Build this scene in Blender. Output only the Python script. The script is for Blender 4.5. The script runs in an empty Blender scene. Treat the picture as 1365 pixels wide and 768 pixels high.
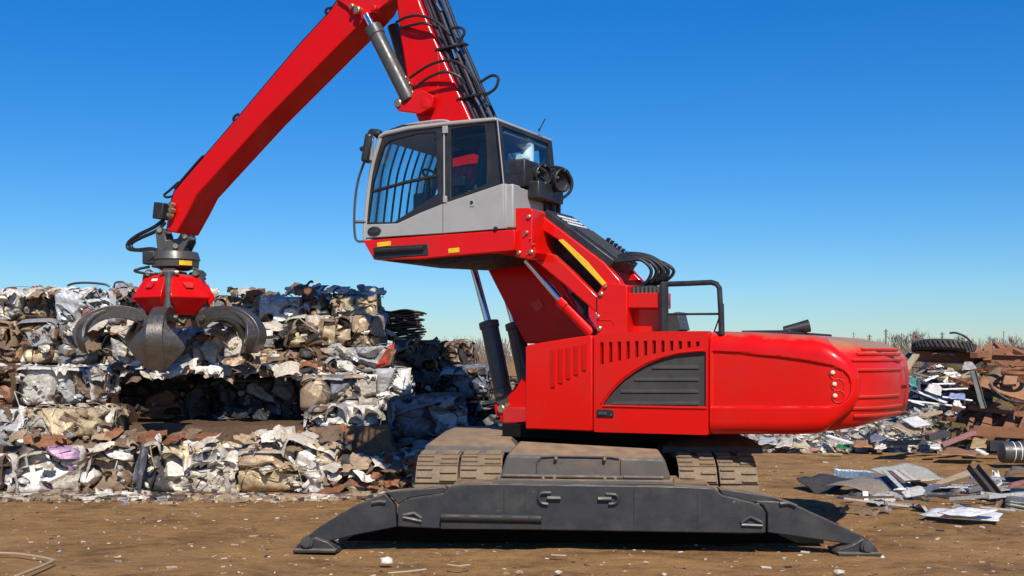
import bpy, bmesh, math, random
import numpy as np
from mathutils import Vector, Matrix, noise
R = math.radians
scene = bpy.context.scene
col = scene.collection

# ------------------------------------------------------------------ camera numbers
F, CX, HZ, EYE = 1490.0, 682.5, 473.0, 2.08

def at(px, py, Y):
    return Vector(((px - CX) / F * Y, Y, EYE - (py - HZ) / F * Y))

def gp(px, py, z=0.0):
    Y = (EYE - z) * F / (py - HZ)
    return Vector(((px - CX) / F * Y, Y, z))

# ------------------------------------------------------------------ tagging
def tag(o, label=None, cat=None, group=None, kind=None):
    if label: o['label'] = label
    if cat: o['category'] = cat
    if group: o['group'] = group
    if kind: o['kind'] = kind
    return o

def empty(name, loc, rz=0.0):
    o = bpy.data.objects.new(name, None)
    o.empty_display_size = 0.3
    o.location = loc
    o.rotation_euler = (0, 0, rz)
    col.objects.link(o)
    return o

# ------------------------------------------------------------------ mesh builder
class MB:
    def __init__(self):
        self.v = []; self.f = []; self.c = []; self.cur = (1, 1, 1)
        self.xf = None
    def add(self, verts, faces, c=None):
        b = len(self.v)
        c = c or self.cur
        for p in verts:
            p = Vector(p)
            if self.xf: p = self.xf(p)
            self.v.append((p[0], p[1], p[2])); self.c.append(c)
        for f in faces: self.f.append([b + i for i in f])
    def box(self, c, s, rot=None, c_=None):
        hx, hy, hz = s[0]/2, s[1]/2, s[2]/2
        P = [Vector((x, y, z)) for x in (-hx, hx) for y in (-hy, hy) for z in (-hz, hz)]
        if rot is not None: P = [rot @ p for p in P]
        P = [p + Vector(c) for p in P]
        self.add(P, [(0,1,3,2),(4,6,7,5),(0,4,5,1),(2,3,7,6),(0,2,6,4),(1,5,7,3)], c_)
    def prism(self, pts, ex):                     # pts: list of 3D points (planar loop), ex: extrusion vector
        n = len(pts); ex = Vector(ex)
        P = [Vector(p) for p in pts] + [Vector(p) + ex for p in pts]
        fs = [tuple(range(n))[::-1], tuple(range(n, 2*n))]
        for i in range(n):
            j = (i+1) % n
            fs.append((i, j, n+j, n+i))
        self.add(P, fs)
    def tube(self, pts, r, n=10, cap=True, smooth_path=0, r2=None):
        pts = [Vector(p) for p in pts]
        if smooth_path: pts = spline(pts, smooth_path)
        m = len(pts)
        T = []
        for i in range(m):
            a = pts[max(i-1, 0)]; b = pts[min(i+1, m-1)]
            T.append((b-a).normalized())
        up = Vector((0,0,1)) if abs(T[0].z) < .9 else Vector((1,0,0))
        x = T[0].cross(up).normalized()
        V = []; Fc = []
        for i in range(m):
            x = (x - T[i]*x.dot(T[i])).normalized()
            y = T[i].cross(x)
            rr = r if r2 is None else r + (r2-r)*i/max(m-1, 1)
            for k in range(n):
                a = 2*math.pi*k/n
                V.append(pts[i] + (x*math.cos(a) + y*math.sin(a))*rr)
        for i in range(m-1):
            for k in range(n):
                k2 = (k+1) % n
                Fc.append((i*n+k, i*n+k2, (i+1)*n+k2, (i+1)*n+k))
        if cap:
            Fc.append(tuple(range(n))[::-1]); Fc.append(tuple((m-1)*n+k for k in range(n)))
        self.add(V, Fc)
    def lathe(self, c, axis, prof, n=32):         # prof: (distance along axis, radius)
        c = Vector(c); axis = Vector(axis).normalized()
        up = Vector((0,0,1)) if abs(axis.z) < .9 else Vector((1,0,0))
        x = axis.cross(up).normalized(); y = axis.cross(x)
        V = []; Fc = []; m = len(prof)
        for (h, r) in prof:
            for k in range(n):
                a = 2*math.pi*k/n
                V.append(c + axis*h + (x*math.cos(a)+y*math.sin(a))*r)
        for i in range(m-1):
            for k in range(n):
                k2 = (k+1) % n
                Fc.append((i*n+k, i*n+k2, (i+1)*n+k2, (i+1)*n+k))
        Fc.append(tuple(range(n))[::-1]); Fc.append(tuple((m-1)*n+k for k in range(n)))
        self.add(V, Fc)
    def loft(self, rings, closed=True, cap=True):
        n = len(rings[0]); V = [p for r in rings for p in r]; Fc = []
        kk = n if closed else n-1
        for i in range(len(rings)-1):
            for k in range(kk):
                k2 = (k+1) % n
                Fc.append((i*n+k, i*n+k2, (i+1)*n+k2, (i+1)*n+k))
        if cap and closed:
            Fc.append(tuple(range(n))[::-1]); Fc.append(tuple((len(rings)-1)*n+k for k in range(n)))
        self.add(V, Fc)
    def plate(self, outer, holes, org, ax, ay, ex):   # 2D outline with holes, org + x*ax + y*ay, extruded by ex
        bm = bmesh.new()
        def loop(l):
            vs = [bm.verts.new((p[0], p[1], 0)) for p in l]
            return [bm.edges.new((vs[i], vs[(i+1) % len(vs)])) for i in range(len(vs))]
        es = loop(outer)
        for h in holes: es += loop(h)
        bmesh.ops.triangle_fill(bm, use_beauty=True, use_dissolve=False, edges=es)
        bmesh.ops.recalc_face_normals(bm, faces=bm.faces)
        fs = list(bm.faces)
        r = bmesh.ops.extrude_face_region(bm, geom=fs)
        for g in r['geom']:
            if isinstance(g, bmesh.types.BMVert): g.co.z += 1
        bmesh.ops.recalc_face_normals(bm, faces=bm.faces)
        bmesh.ops.dissolve_limit(bm, angle_limit=.001, verts=bm.verts, edges=bm.edges)
        bm.verts.index_update()
        org = Vector(org); ax = Vector(ax); ay = Vector(ay); ex = Vector(ex)
        self.add([org + ax*v.co.x + ay*v.co.y + ex*v.co.z for v in bm.verts],
                 [tuple(v.index for v in f.verts) for f in bm.faces])
        bm.free()
    def build(self, name, mat, parent=None, bevel=0, smooth=30, segs=2, fix=True):
        me = bpy.data.meshes.new(name)
        me.from_pydata(self.v, [], self.f)
        if fix:
            bm = bmesh.new(); bm.from_mesh(me)
            bmesh.ops.recalc_face_normals(bm, faces=bm.faces)
            bm.to_mesh(me); bm.free()
        ca = me.color_attributes.new('Col', 'FLOAT_COLOR', 'POINT')
        arr = np.ones((len(self.v), 4), dtype=np.float32); arr[:, :3] = np.array(self.c, dtype=np.float32).reshape(-1, 3)
        ca.data.foreach_set('color', arr.ravel())
        me.materials.append(mat)
        if smooth:
            me.polygons.foreach_set('use_smooth', [True]*len(me.polygons))
            me.set_sharp_from_angle(angle=R(smooth))
        me.update()
        o = bpy.data.objects.new(name, me)
        col.objects.link(o)
        if parent is not None: o.parent = parent
        if bevel:
            b = o.modifiers.new('bevel', 'BEVEL'); b.width = bevel; b.segments = segs
            b.limit_method = 'ANGLE'; b.angle_limit = R(35); b.harden_normals = False
        return o

def spline(P, k):
    out = []
    n = len(P)
    for i in range(n-1):
        p0 = P[max(i-1,0)]; p1 = P[i]; p2 = P[i+1]; p3 = P[min(i+2,n-1)]
        for j in range(k):
            t = j/k
            out.append(0.5*((2*p1) + (p2-p0)*t + (2*p0-5*p1+4*p2-p3)*t*t + (3*p1-p0-3*p2+p3)*t**3))
    out.append(P[-1].copy())
    return out

def interp(x, tab):
    tab = sorted(tab)
    if x <= tab[0][0]: return tab[0][1]
    for (a, b), (c, d) in zip(tab, tab[1:]):
        if x <= c: return b + (d-b)*(x-a)/(c-a)
    return tab[-1][1]

# ------------------------------------------------------------------ materials
def nm(name):
    m = bpy.data.materials.new(name); m.use_nodes = True
    nt = m.node_tree; b = nt.nodes['Principled BSDF']
    return m, nt, b

def rgba(c): return (c[0], c[1], c[2], 1)

def grime(name, base, rough=.4, metal=0, dirt=(.16,.10,.06), amt=.3, scale=2.5, coat=0, bump=.05, topdust=0, bscale=40, spec=.5, td0=1.0, td1=1.32, chips=None):
    """painted or bare surface with blotchy dirt, uneven gloss and, if asked, dust lying on the upward faces"""
    m, nt, b = nm(name)
    N = nt.nodes; L = nt.links
    tc = N.new('ShaderNodeTexCoord')
    n1 = N.new('ShaderNodeTexNoise'); n1.inputs['Scale'].default_value = scale; n1.inputs['Detail'].default_value = 9; n1.inputs['Roughness'].default_value = .65
    L.new(tc.outputs['Object'], n1.inputs['Vector'])
    r1 = N.new('ShaderNodeMapRange'); r1.inputs[1].default_value = .48; r1.inputs[2].default_value = .75; r1.inputs[3].default_value = 0; r1.inputs[4].default_value = amt
    L.new(n1.outputs['Fac'], r1.inputs[0])
    mx = N.new('ShaderNodeMix'); mx.data_type = 'RGBA'
    mx.inputs[6].default_value = rgba(base); mx.inputs[7].default_value = rgba(dirt)
    L.new(r1.outputs[0], mx.inputs[0])
    out = mx.outputs[2]
    rgh_add = None
    if topdust:
        ge = N.new('ShaderNodeNewGeometry'); sx = N.new('ShaderNodeSeparateXYZ'); L.new(ge.outputs['Normal'], sx.inputs[0])
        n3 = N.new('ShaderNodeTexNoise'); n3.inputs['Scale'].default_value = 6; n3.inputs['Detail'].default_value = 6
        L.new(tc.outputs['Object'], n3.inputs['Vector'])
        ad = N.new('ShaderNodeMath'); ad.operation = 'MULTIPLY_ADD'; ad.inputs[1].default_value = .5; L.new(n3.outputs['Fac'], ad.inputs[0]); L.new(sx.outputs['Z'], ad.inputs[2])
        r3 = N.new('ShaderNodeMapRange'); r3.inputs[1].default_value = td0; r3.inputs[2].default_value = td1; r3.inputs[3].default_value = 0; r3.inputs[4].default_value = topdust
        L.new(ad.outputs[0], r3.inputs[0])
        m2 = N.new('ShaderNodeMix'); m2.data_type = 'RGBA'; m2.inputs[7].default_value = (.30,.19,.10,1)
        L.new(r3.outputs[0], m2.inputs[0]); L.new(out, m2.inputs[6]); out = m2.outputs[2]
        rgh_add = r3.outputs[0]
    if chips:
        cc, t0_, am, csc = chips
        nc = N.new('ShaderNodeTexNoise'); nc.inputs['Scale'].default_value = csc; nc.inputs['Detail'].default_value = 12; nc.inputs['Roughness'].default_value = .75
        mpc = N.new('ShaderNodeMapping'); mpc.inputs['Scale'].default_value = (.5, 1, 1.4); L.new(tc.outputs['Object'], mpc.inputs[0]); L.new(mpc.outputs[0], nc.inputs['Vector'])
        rc = N.new('ShaderNodeMapRange'); rc.inputs[1].default_value = t0_; rc.inputs[2].default_value = t0_ + .03; rc.inputs[3].default_value = 0; rc.inputs[4].default_value = am; L.new(nc.outputs['Fac'], rc.inputs[0])
        mc = N.new('ShaderNodeMix'); mc.data_type = 'RGBA'; mc.inputs[7].default_value = rgba(cc); L.new(rc.outputs[0], mc.inputs[0]); L.new(out, mc.inputs[6]); out = mc.outputs[2]
    L.new(out, b.inputs['Base Color'])
    n2 = N.new('ShaderNodeTexNoise'); n2.inputs['Scale'].default_value = scale*3; n2.inputs['Detail'].default_value = 8
    L.new(tc.outputs['Object'], n2.inputs['Vector'])
    r2 = N.new('ShaderNodeMapRange'); r2.inputs[1].default_value = .3; r2.inputs[2].default_value = .7; r2.inputs[3].default_value = rough*.75; r2.inputs[4].default_value = min(1, rough*1.35)
    L.new(n2.outputs['Fac'], r2.inputs[0])
    ro = r2.outputs[0]
    if rgh_add is not None:
        a = N.new('ShaderNodeMath'); a.operation = 'MULTIPLY_ADD'; a.inputs[1].default_value = .5; a.use_clamp = True
        L.new(rgh_add, a.inputs[0]); L.new(ro, a.inputs[2]); ro = a.outputs[0]
    L.new(ro, b.inputs['Roughness'])
    b.inputs['Metallic'].default_value = metal
    b.inputs['Specular IOR Level'].default_value = spec
    if coat:
        b.inputs['Coat Weight'].default_value = coat; b.inputs['Coat Roughness'].default_value = .12
    if bump:
        n4 = N.new('ShaderNodeTexNoise'); n4.inputs['Scale'].default_value = bscale; n4.inputs['Detail'].default_value = 5
        L.new(tc.outputs['Object'], n4.inputs['Vector'])
        bp_ = N.new('ShaderNodeBump'); bp_.inputs['Strength'].default_value = bump; bp_.inputs['Distance'].default_value = .02
        L.new(n4.outputs['Fac'], bp_.inputs['Height']); L.new(bp_.outputs[0], b.inputs['Normal'])
    return m

def scrapmat(name, rough=.5, metal=.15, rust=.5, spot=7.0):
    """sheet-metal scrap: paint colour of each piece from the colour attribute, with rust, dirt and scratches"""
    m, nt, b = nm(name); N = nt.nodes; L = nt.links
    at_ = N.new('ShaderNodeAttribute'); at_.attribute_name = 'Col'
    tc = N.new('ShaderNodeTexCoord')
    n1 = N.new('ShaderNodeTexNoise'); n1.inputs['Scale'].default_value = spot; n1.inputs['Detail'].default_value = 8; n1.inputs['Roughness'].default_value = .7; n1.inputs['Distortion'].default_value = .6
    L.new(tc.outputs['Object'], n1.inputs['Vector'])
    r1 = N.new('ShaderNodeMapRange'); r1.inputs[1].default_value = .56; r1.inputs[2].default_value = .70; r1.inputs[3].default_value = 0; r1.inputs[4].default_value = rust
    L.new(n1.outputs['Fac'], r1.inputs[0])
    n2 = N.new('ShaderNodeTexNoise'); n2.inputs['Scale'].default_value = spot*2.7; n2.inputs['Detail'].default_value = 6
    L.new(tc.outputs['Object'], n2.inputs['Vector'])
    cr = N.new('ShaderNodeValToRGB'); e = cr.color_ramp.elements
    e[0].position = .35; e[0].color = (.05,.035,.03,1); e[1].position = .62; e[1].color = (.24,.13,.07,1)
    L.new(n2.outputs['Fac'], cr.inputs[0])
    mx = N.new('ShaderNodeMix'); mx.data_type = 'RGBA'
    L.new(r1.outputs[0], mx.inputs[0]); L.new(at_.outputs['Color'], mx.inputs[6]); L.new(cr.outputs[0], mx.inputs[7])
    # fine value mottling
    n3 = N.new('ShaderNodeTexNoise'); n3.inputs['Scale'].default_value = 30; n3.inputs['Detail'].default_value = 4
    L.new(tc.outputs['Object'], n3.inputs['Vector'])
    r3 = N.new('ShaderNodeMapRange'); r3.inputs[1].default_value = .3; r3.inputs[2].default_value = .7; r3.inputs[3].default_value = .7; r3.inputs[4].default_value = 1.12
    L.new(n3.outputs['Fac'], r3.inputs[0])
    m2 = N.new('ShaderNodeMix'); m2.data_type = 'RGBA'; m2.blend_type = 'MULTIPLY'; m2.inputs[0].default_value = 1
    L.new(mx.outputs[2], m2.inputs[6]); L.new(r3.outputs[0], m2.inputs[7])
    L.new(m2.outputs[2], b.inputs['Base Color'])
    b.inputs['Roughness'].default_value = rough; b.inputs['Metallic'].default_value = metal; b.inputs['Specular IOR Level'].default_value = .3
    bp_ = N.new('ShaderNodeBump'); bp_.inputs['Strength'].default_value = .35; bp_.inputs['Distance'].default_value = .03
    L.new(n1.outputs['Fac'], bp_.inputs['Height']); L.new(bp_.outputs[0], b.inputs['Normal'])
    return m

def glassmat(name, tint, refl=.12, rough=.02, clear=.85):
    m = bpy.data.materials.new(name); m.use_nodes = True
    nt = m.node_tree; N = nt.nodes; L = nt.links; N.clear()
    o = N.new('ShaderNodeOutputMaterial'); t = N.new('ShaderNodeBsdfTransparent'); t.inputs[0].default_value = rgba(tint)
    g = N.new('ShaderNodeBsdfGlossy'); g.inputs['Roughness'].default_value = rough
    lw = N.new('ShaderNodeLayerWeight'); lw.inputs[0].default_value = .5; pw = N.new('ShaderNodeMath'); pw.operation = 'POWER'; pw.inputs[1].default_value = 4; L.new(lw.outputs['Facing'], pw.inputs[0])
    fr = N.new('ShaderNodeMath'); fr.operation = 'MULTIPLY_ADD'; fr.inputs[1].default_value = .7; fr.inputs[2].default_value = .03; L.new(pw.outputs[0], fr.inputs[0])
    mx = N.new('ShaderNodeMixShader'); L.new(fr.outputs[0], mx.inputs[0]); L.new(t.outputs[0], mx.inputs[1]); L.new(g.outputs[0], mx.inputs[2])
    L.new(mx.outputs[0], o.inputs[0])
    return m

M = {}
M['red'] = grime('red_paint', (.64,.004,.002), .34, dirt=(.34,.035,.020), amt=.4, scale=1.3, coat=.45, bump=.012, topdust=.75, bscale=9, spec=.15, chips=((.42,.08,.05), .675, .5, 7))
M['red_tail'] = grime('dusty_red_paint', (.62,.006,.003), .42, dirt=(.36,.03,.015), amt=.4, scale=1.3, coat=.1, bump=.012, topdust=.9, bscale=9, spec=.3, td0=.62, td1=1.12)
M['red_plain'] = grime('red_steel_paint', (.62,.003,.003), .42, dirt=(.25,.02,.012), amt=.4, scale=2.2, coat=.15, bump=.02, topdust=.25, bscale=14, spec=.15, chips=((.16,.05,.035), .70, .7, 10))
M['red_worn'] = grime('red_worn_paint', (.55,.012,.010), .5, dirt=(.12,.04,.03), amt=.6, scale=4, bump=.08)
M['grey'] = grime('grey_cab_paint', (.36,.345,.32), .38, dirt=(.22,.19,.16), amt=.35, scale=2, coat=.2, bump=.02)
M['black'] = grime('black_trim', (.018,.018,.02), .42, dirt=(.07,.06,.05), amt=.5, scale=4, bump=.05)
M['blackplastic'] = grime('black_grille', (.040,.037,.033), .65, dirt=(.09,.075,.06), amt=.5, scale=3, bump=.08)
M['hose'] = grime('black_hose', (.015,.015,.017), .42, dirt=(.05,.045,.04), amt=.3, scale=6, bump=.03)
M['steel'] = grime('dark_cylinder_steel', (.075,.072,.068), .38, metal=.25, dirt=(.14,.11,.08), amt=.4, scale=3, bump=.03)
M['grabsteel'] = grime('worn_grab_steel', (.15,.132,.115), .38, metal=.75, dirt=(.085,.06,.042), amt=.9, scale=6, bump=.16, bscale=22, chips=((.42,.40,.37), .63, .8, 12))
M['chrome'] = grime('chrome_rod', (.75,.76,.78), .12, metal=1, dirt=(.4,.38,.35), amt=.2, scale=8, bump=0)
M['blade'] = grime('charcoal_stabiliser_paint', (.026,.027,.030), .46, dirt=(.095,.078,.06), amt=.5, scale=2.2, bump=.12, topdust=.8, bscale=14, chips=((.20,.18,.155), .645, .75, 9))
M['cover'] = grime('dusty_dark_cover', (.085,.075,.065), .6, dirt=(.19,.135,.09), amt=.7, scale=2.5, bump=.10, topdust=.95)
M['track'] = grime('dusty_track_steel', (.21,.145,.085), .75, dirt=(.10,.075,.05), amt=.7, scale=7, bump=.35, bscale=35)
M['undark'] = grime('greasy_black_steel', (.02,.018,.017), .6, dirt=(.06,.045,.03), amt=.5, scale=4, bump=.1)
M['shade_black'] = grime('shade_black_steel', (.008,.007,.006), .8, dirt=(.02,.015,.01), amt=.4, scale=4, bump=.1, spec=.1)  # near-black base puts the shade under the machine into the steel's colour
M['yellow'] = grime('yellow_sticker', (.80,.50,.02), .5, dirt=(.3,.2,.05), amt=.4, scale=12, bump=0)
M['white'] = grime('white_marking', (.78,.78,.76), .5, dirt=(.35,.33,.3), amt=.3, scale=8, bump=0)
M['bolt'] = grime('zinc_bolt', (.55,.44,.26), .35, metal=.9, dirt=(.2,.12,.06), amt=.5, scale=30, bump=0)
M['seat'] = grime('dark_seat_cloth', (.09,.095,.10), .85, dirt=(.05,.05,.05), amt=.3, scale=6, bump=.1)
M['lens'] = grime('lamp_lens', (.75,.6,.45), .15, dirt=(.4,.3,.2), amt=.3, scale=20, bump=0)
M['mirror'] = grime('mirror_glass', (.8,.82,.85), .05, metal=1, dirt=(.5,.5,.5), amt=.1, scale=8, bump=0)
M['glass'] = glassmat('cab_glass', (.92,.985,.99))
M['glassdark'] = glassmat('tinted_cab_glass', (.78,.87,.90))
M['scrap'] = scrapmat('crushed_sheet_metal', .42, .18, .7, 6)
M['scrapdull'] = scrapmat('dull_scrap', .65, .05, .8, 8)
M['silver'] = scrapmat('bare_sheet_metal', .33, .75, .35, 4)
M['rustbeam'] = grime('rusty_steel', (.24,.10,.045), .8, dirt=(.10,.05,.03), amt=.8, scale=3, bump=.3, bscale=30)
M['tyre'] = grime('worn_tyre_rubber', (.035,.033,.03), .8, dirt=(.16,.13,.10), amt=.7, scale=5, bump=.2)
M['wood'] = grime('weathered_wood', (.40,.29,.18), .75, dirt=(.22,.16,.10), amt=.6, scale=6, bump=.2)
M['twig'] = grime('bare_twigs', (.16,.115,.085), .9, dirt=(.09,.07,.05), amt=.5, scale=3, bump=0)
# ================================================================== THE MATERIAL HANDLER
O = Vector((.80, 14.70, 0)); TH = R(152)
fX, fY = math.cos(TH), math.sin(TH)
lX, lY = -math.sin(TH), math.cos(TH)
machine = empty('material_handler', O, TH)
tag(machine, 'big red tracked scrap handler with raised grey cab and long bent boom', 'material handler')

def mp(px, py, v):
    a = (px - CX)/F
    d = (v + O.x*lX + O.y*lY)/(a*lX + lY)
    X, Y = a*d, d
    u = (X-O.x)*fX + (Y-O.y)*fY
    return Vector((u, v, EYE - (py-HZ)/F*d))

def w2l(p):
    x, y = p[0]-O.x, p[1]-O.y
    return Vector((x*fX + y*fY, x*lX + y*lY, p[2]))

def mplate(pts, v, th, mat, name, parent=machine, holes=(), bevel=.012, mbs=None, ref=None):
    """plate traced on the plane v, thickness th towards the machine's inside"""
    mb = mbs or MB()
    P = [mp(x, y, v if ref is None else ref) for x, y in pts]
    Hs = [[mp(x, y, v) for x, y in h] for h in holes]
    mb.plate([(p.x, p.z) for p in P], [[(p.x, p.z) for p in h] for h in Hs], (0, v, 0), (1, 0, 0), (0, 0, 1), (0, -th, 0))
    if mbs is None: return mb.build(name, mat, parent, bevel)

VS = 1.5
Q = lambda x, y, v=VS: mp(x, y, v)
# ---------------------------------------------------------------- hood (engine housing)
def section(u, w, zb, zt, rt, rb, vc=0.0, n=14, side=2):
    """closed ring, rounded box in (v,z); left side runs densely when side>2"""
    P = []
    def arc(cv, cz, r, a0, a1):
        for i in range(n+1):
            a = a0 + (a1-a0)*i/n
            P.append(Vector((u, cv + r*math.cos(a), cz + r*math.sin(a))))
    arc(vc + w - rt, zt - rt, rt, 0, math.pi/2)
    arc(vc - w + rt, zt - rt, rt, math.pi/2, math.pi)
    arc(vc - w + rb, zb + rb, rb, math.pi, 1.5*math.pi)
    arc(vc + w - rb, zb + rb, rb, 1.5*math.pi, 2*math.pi)
    z0, z1 = zb + rb, zt - rt
    for i in range(1, side):
        P.append(Vector((u, vc + w, z0 + (z1-z0)*i/side)))
    return P

zb0 = Q(945, 580).z
u_front = Q(700, 500).x; u_790 = Q(790.5, 500).x; u_945 = Q(944.5, 500).x
top_px = [(700, 461), (720, 456), (750, 451), (790, 446.5), (830, 443), (870, 441.5), (945, 441), (1000, 442.5), (1070, 446), (1120, 450), (1145, 453)]
bot_px = [(700, 572), (790, 576), (945, 580), (1060, 580), (1110, 578.5), (1140, 576)]
TOP = [(Q(x, y).x, Q(x, y).z) for x, y in top_px]
BOT = [(Q(x, y).x, Q(x, y).z) for x, y in bot_px]

# inner hood body behind the covers
mb = MB(); rings = []
for i in range(13):
    u = u_front - .02 + (u_945 - .05 - u_front + .02)*i/12
    rings.append(section(u, VS - .09, interp(u, BOT) + .02, interp(u, TOP) - .01, .10, .05))
mb.loft(rings)
hood = mb.build('engine_housing', M['red'], machine, 0)

# front cover with five raised louvres
fc = mplate([(700, 462), (705, 459.5), (745, 453), (786, 447), (789.5, 448.5), (789.5, 574.5), (786, 575.5), (702, 572.5), (700, 571)], VS, .12, M['red'], 'front_cover', bevel=.018)
mb = MB()
for i in range(5):
    x0 = 731.5 + i*10.4; y0 = 467.5 - i*1.9; y1 = 517.5 - i*5.6
    a, b, c, d = Q(x0, y0), Q(x0 + 8.6, y0 - 1.2), Q(x0 + 8.6, y1 - 2.2), Q(x0, y1)
    up = Vector((0, .028, 0)); e = Vector((0, -.004, 0))
    mb.add([a+e, b+e, c+e, d+e, b+up, c+up], [(0, 1, 4), (3, 5, 2), (0, 4, 5, 3), (1, 2, 5, 4)])
mb.build('louvre', M['red'], fc, 0, 20)

# middle door with a row of slots and the curved black grille
slots = []
for i in range(12):
    x0 = 800 + i*11.6; w = 4.6
    yb = interp(x0, [(800, 486), (835, 479), (870, 472), (905, 466), (936, 461)])
    yt = interp(x0, [(800, 456.5), (870, 454), (936, 455.5)])
    slots.append([(x0, yt), (x0 + w, yt - .2), (x0 + w, yb - 1), (x0, yb)])
grl = [(803, 540), (812, 527), (822, 515), (834, 504), (848, 494), (864, 485), (882, 478), (905, 472), (930, 469.5), (941, 469), (941, 542)]
md = mplate([(791.5, 448.5), (794, 446.5), (830, 443.3), (870, 441.8), (943.2, 441.3), (944, 443), (944, 578.5), (942, 580), (794, 576), (791.5, 574.5)], VS, .12, M['red'], 'engine_door', holes=slots + [grl], bevel=.010)
mb = MB()
P = [mp(x, y, VS-.035) for x, y in grl]
mb.prism(P, (0, -.05, 0))
for yl, xl in ((487, 862), (503, 838), (519, 820), (535, 808)):
    a, b = mp(xl + 8, yl, VS-.035), mp(932, yl, VS-.035)
    mb.prism([a, b, b + Vector((0, .013, -.03)), a + Vector((0, .013, -.03))], (0, 0, -.010))
mb.build('side_grille', M['blackplastic'], md, .006)
mb = MB(); P = [Q(803.5, 541.5), Q(942, 544.5)]
mb.tube([P[0] + Vector((0, .004, 0)), P[1] + Vector((0, .004, 0))], .011, 8)
gp_ = [Q(x-2, y-1.5) + Vector((0, .002, 0)) for x, y in grl[:-1]]
mb.tube(gp_, .010, 8)
mb.build('grille_trim', M['red_plain'], md)
mb = MB(); a, b = Q(796, 545.5), Q(818, 556)
c = (a+b)/2; mb.box((c.x, VS + .004, c.z), (abs(a.x-b.x), .03, abs(a.z-b.z)))
h = mb.build('door_handle', M['black'], md, .008)
mb = MB(); mb.box((c.x + .03, VS + .022, c.z - .005), (abs(a.x-b.x)*.5, .016, .03)); mb.lathe((c.x - .075, VS + .015, c.z - .02), (0, 1, 0), [(0, .012), (.01, .011)], 12)
mb.build('latch', M['steel'], md, .004)

# rear side shell with the recessed panel, rounded towards the counterweight
pan = [(948, 468), (990, 471), (1034, 475), (1075, 480.5), (1109, 487), (1124, 494), (1130, 502), (1132.5, 512), (1132, 524), (1128, 534), (1119, 541), (1106, 543.5), (1050, 543.5), (948, 543.5)]
pp = [(Q(x, y).x, Q(x, y).z) for x, y in pan]
def sdist(u, z):
    ins = False; dm = 9; n = len(pp)
    for i in range(n):
        (x1, y1), (x2, y2) = pp[i], pp[(i+1) % n]
        if (y1 > z) != (y2 > z) and u < (x2-x1)*(z-y1)/(y2-y1) + x1: ins = not ins
        dx, dy = x2-x1, y2-y1; t = max(0, min(1, ((u-x1)*dx + (z-y1)*dy)/(dx*dx+dy*dy)))
        dm = min(dm, math.hypot(u-x1-t*dx, z-y1-t*dy))
    return dm if ins else -dm
uA = u_945 - .012; uE = Q(1141, 520).x; uS = Q(1088, 520).x
def wshell(u):
    if u > uS: return VS
    t = min(1, (uS-u)/(uS-uE)); return VS - .17*(1 - math.sqrt(max(0, 1 - t**2.3)))
def shell_shape(u):
    t = max(0, min(1, (uS-u)/(uS-uE))); k = .07*(1 - math.sqrt(max(0, 1-t**2.3)))
    return interp(u, BOT) + k, interp(u, TOP) - k
mb = MB(); rings = []
us = [uA - (uA-uS)*i/95 for i in range(95)] + [uS - (uS-uE)*math.sin(math.pi/2*i/46) for i in range(47)]
for u in us:
    zb, zt = shell_shape(u)
    ring = section(u, wshell(u), zb, zt, .24, .14, n=16, side=84)
    for p in ring:
        if p.y > wshell(u) - .12 and p.z > zb + .10:
            s = sdist(u, p.z); k = max(0, min(1, (s + .006)/.022)); k = k*k*(3-2*k)
            p.y -= .026*k
        e_ = max(0, min(1, (uS + .25 - u)/(uS + .25 - uE))); zz = abs((p.z - (zb+zt)/2)/((zt-zb)/2))
        p.x += e_*e_*.46*max(0, zz - .15)**2.3
    rings.append(ring)
mb.loft(rings)
shell = mb.build('rear_cover', M['red'], machine, 0, 40)
for (x, y) in ((1112.5, 498), (1114.8, 513.5), (1115.5, 529)):
    p = Q(x, y); wv = wshell(p.x) - .018
    mb = MB(); mb.lathe((p.x, wv - .03, p.z), (-.25, 1, 0), [(0, .075), (.025, .072), (.032, .062), (.012, .055)], 24)
    lm = mb.build('lamp_socket', M['red_worn'], shell, .004)
    mb = MB(); mb.lathe((p.x + .035, wv - .015, p.z + .008), (-.5, 1, .1), [(0, .024), (.03, .022), (.038, .012), (.04, .002)], 18)
    mb.build('lamp', M['lens'], shell)

# counterweight
mb = MB(); rings = []
uC = -3.25; uT = -4.16
def wcw(u): return max(.2, (VS - .05)*(1 - min(1, ((uC-u)/(uC-uT)))**3.0)**(1/2.4)) if u < uC else VS - .05
ztc = [(-3.2, 2.295), (-3.5, 2.27), (-3.75, 2.225), (-3.95, 2.15), (-4.08, 2.06), (-4.16, 1.94)]
zbc = [(-3.2, 1.27), (-3.6, 1.265), (-3.85, 1.31), (-4.0, 1.37), (-4.09, 1.43), (-4.16, 1.52)]
for i in range(60):
    t = i/59; u = uC - (uC-uT)*math.sin(math.pi/2*t)*.997
    rings.append(section(u, wcw(u), interp(u, zbc), interp(u, ztc), .25, .22, n=12, side=6))
mb.loft(rings)
cw = mb.build('counterweight', M['red_tail'], machine, 0, 50)
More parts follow.
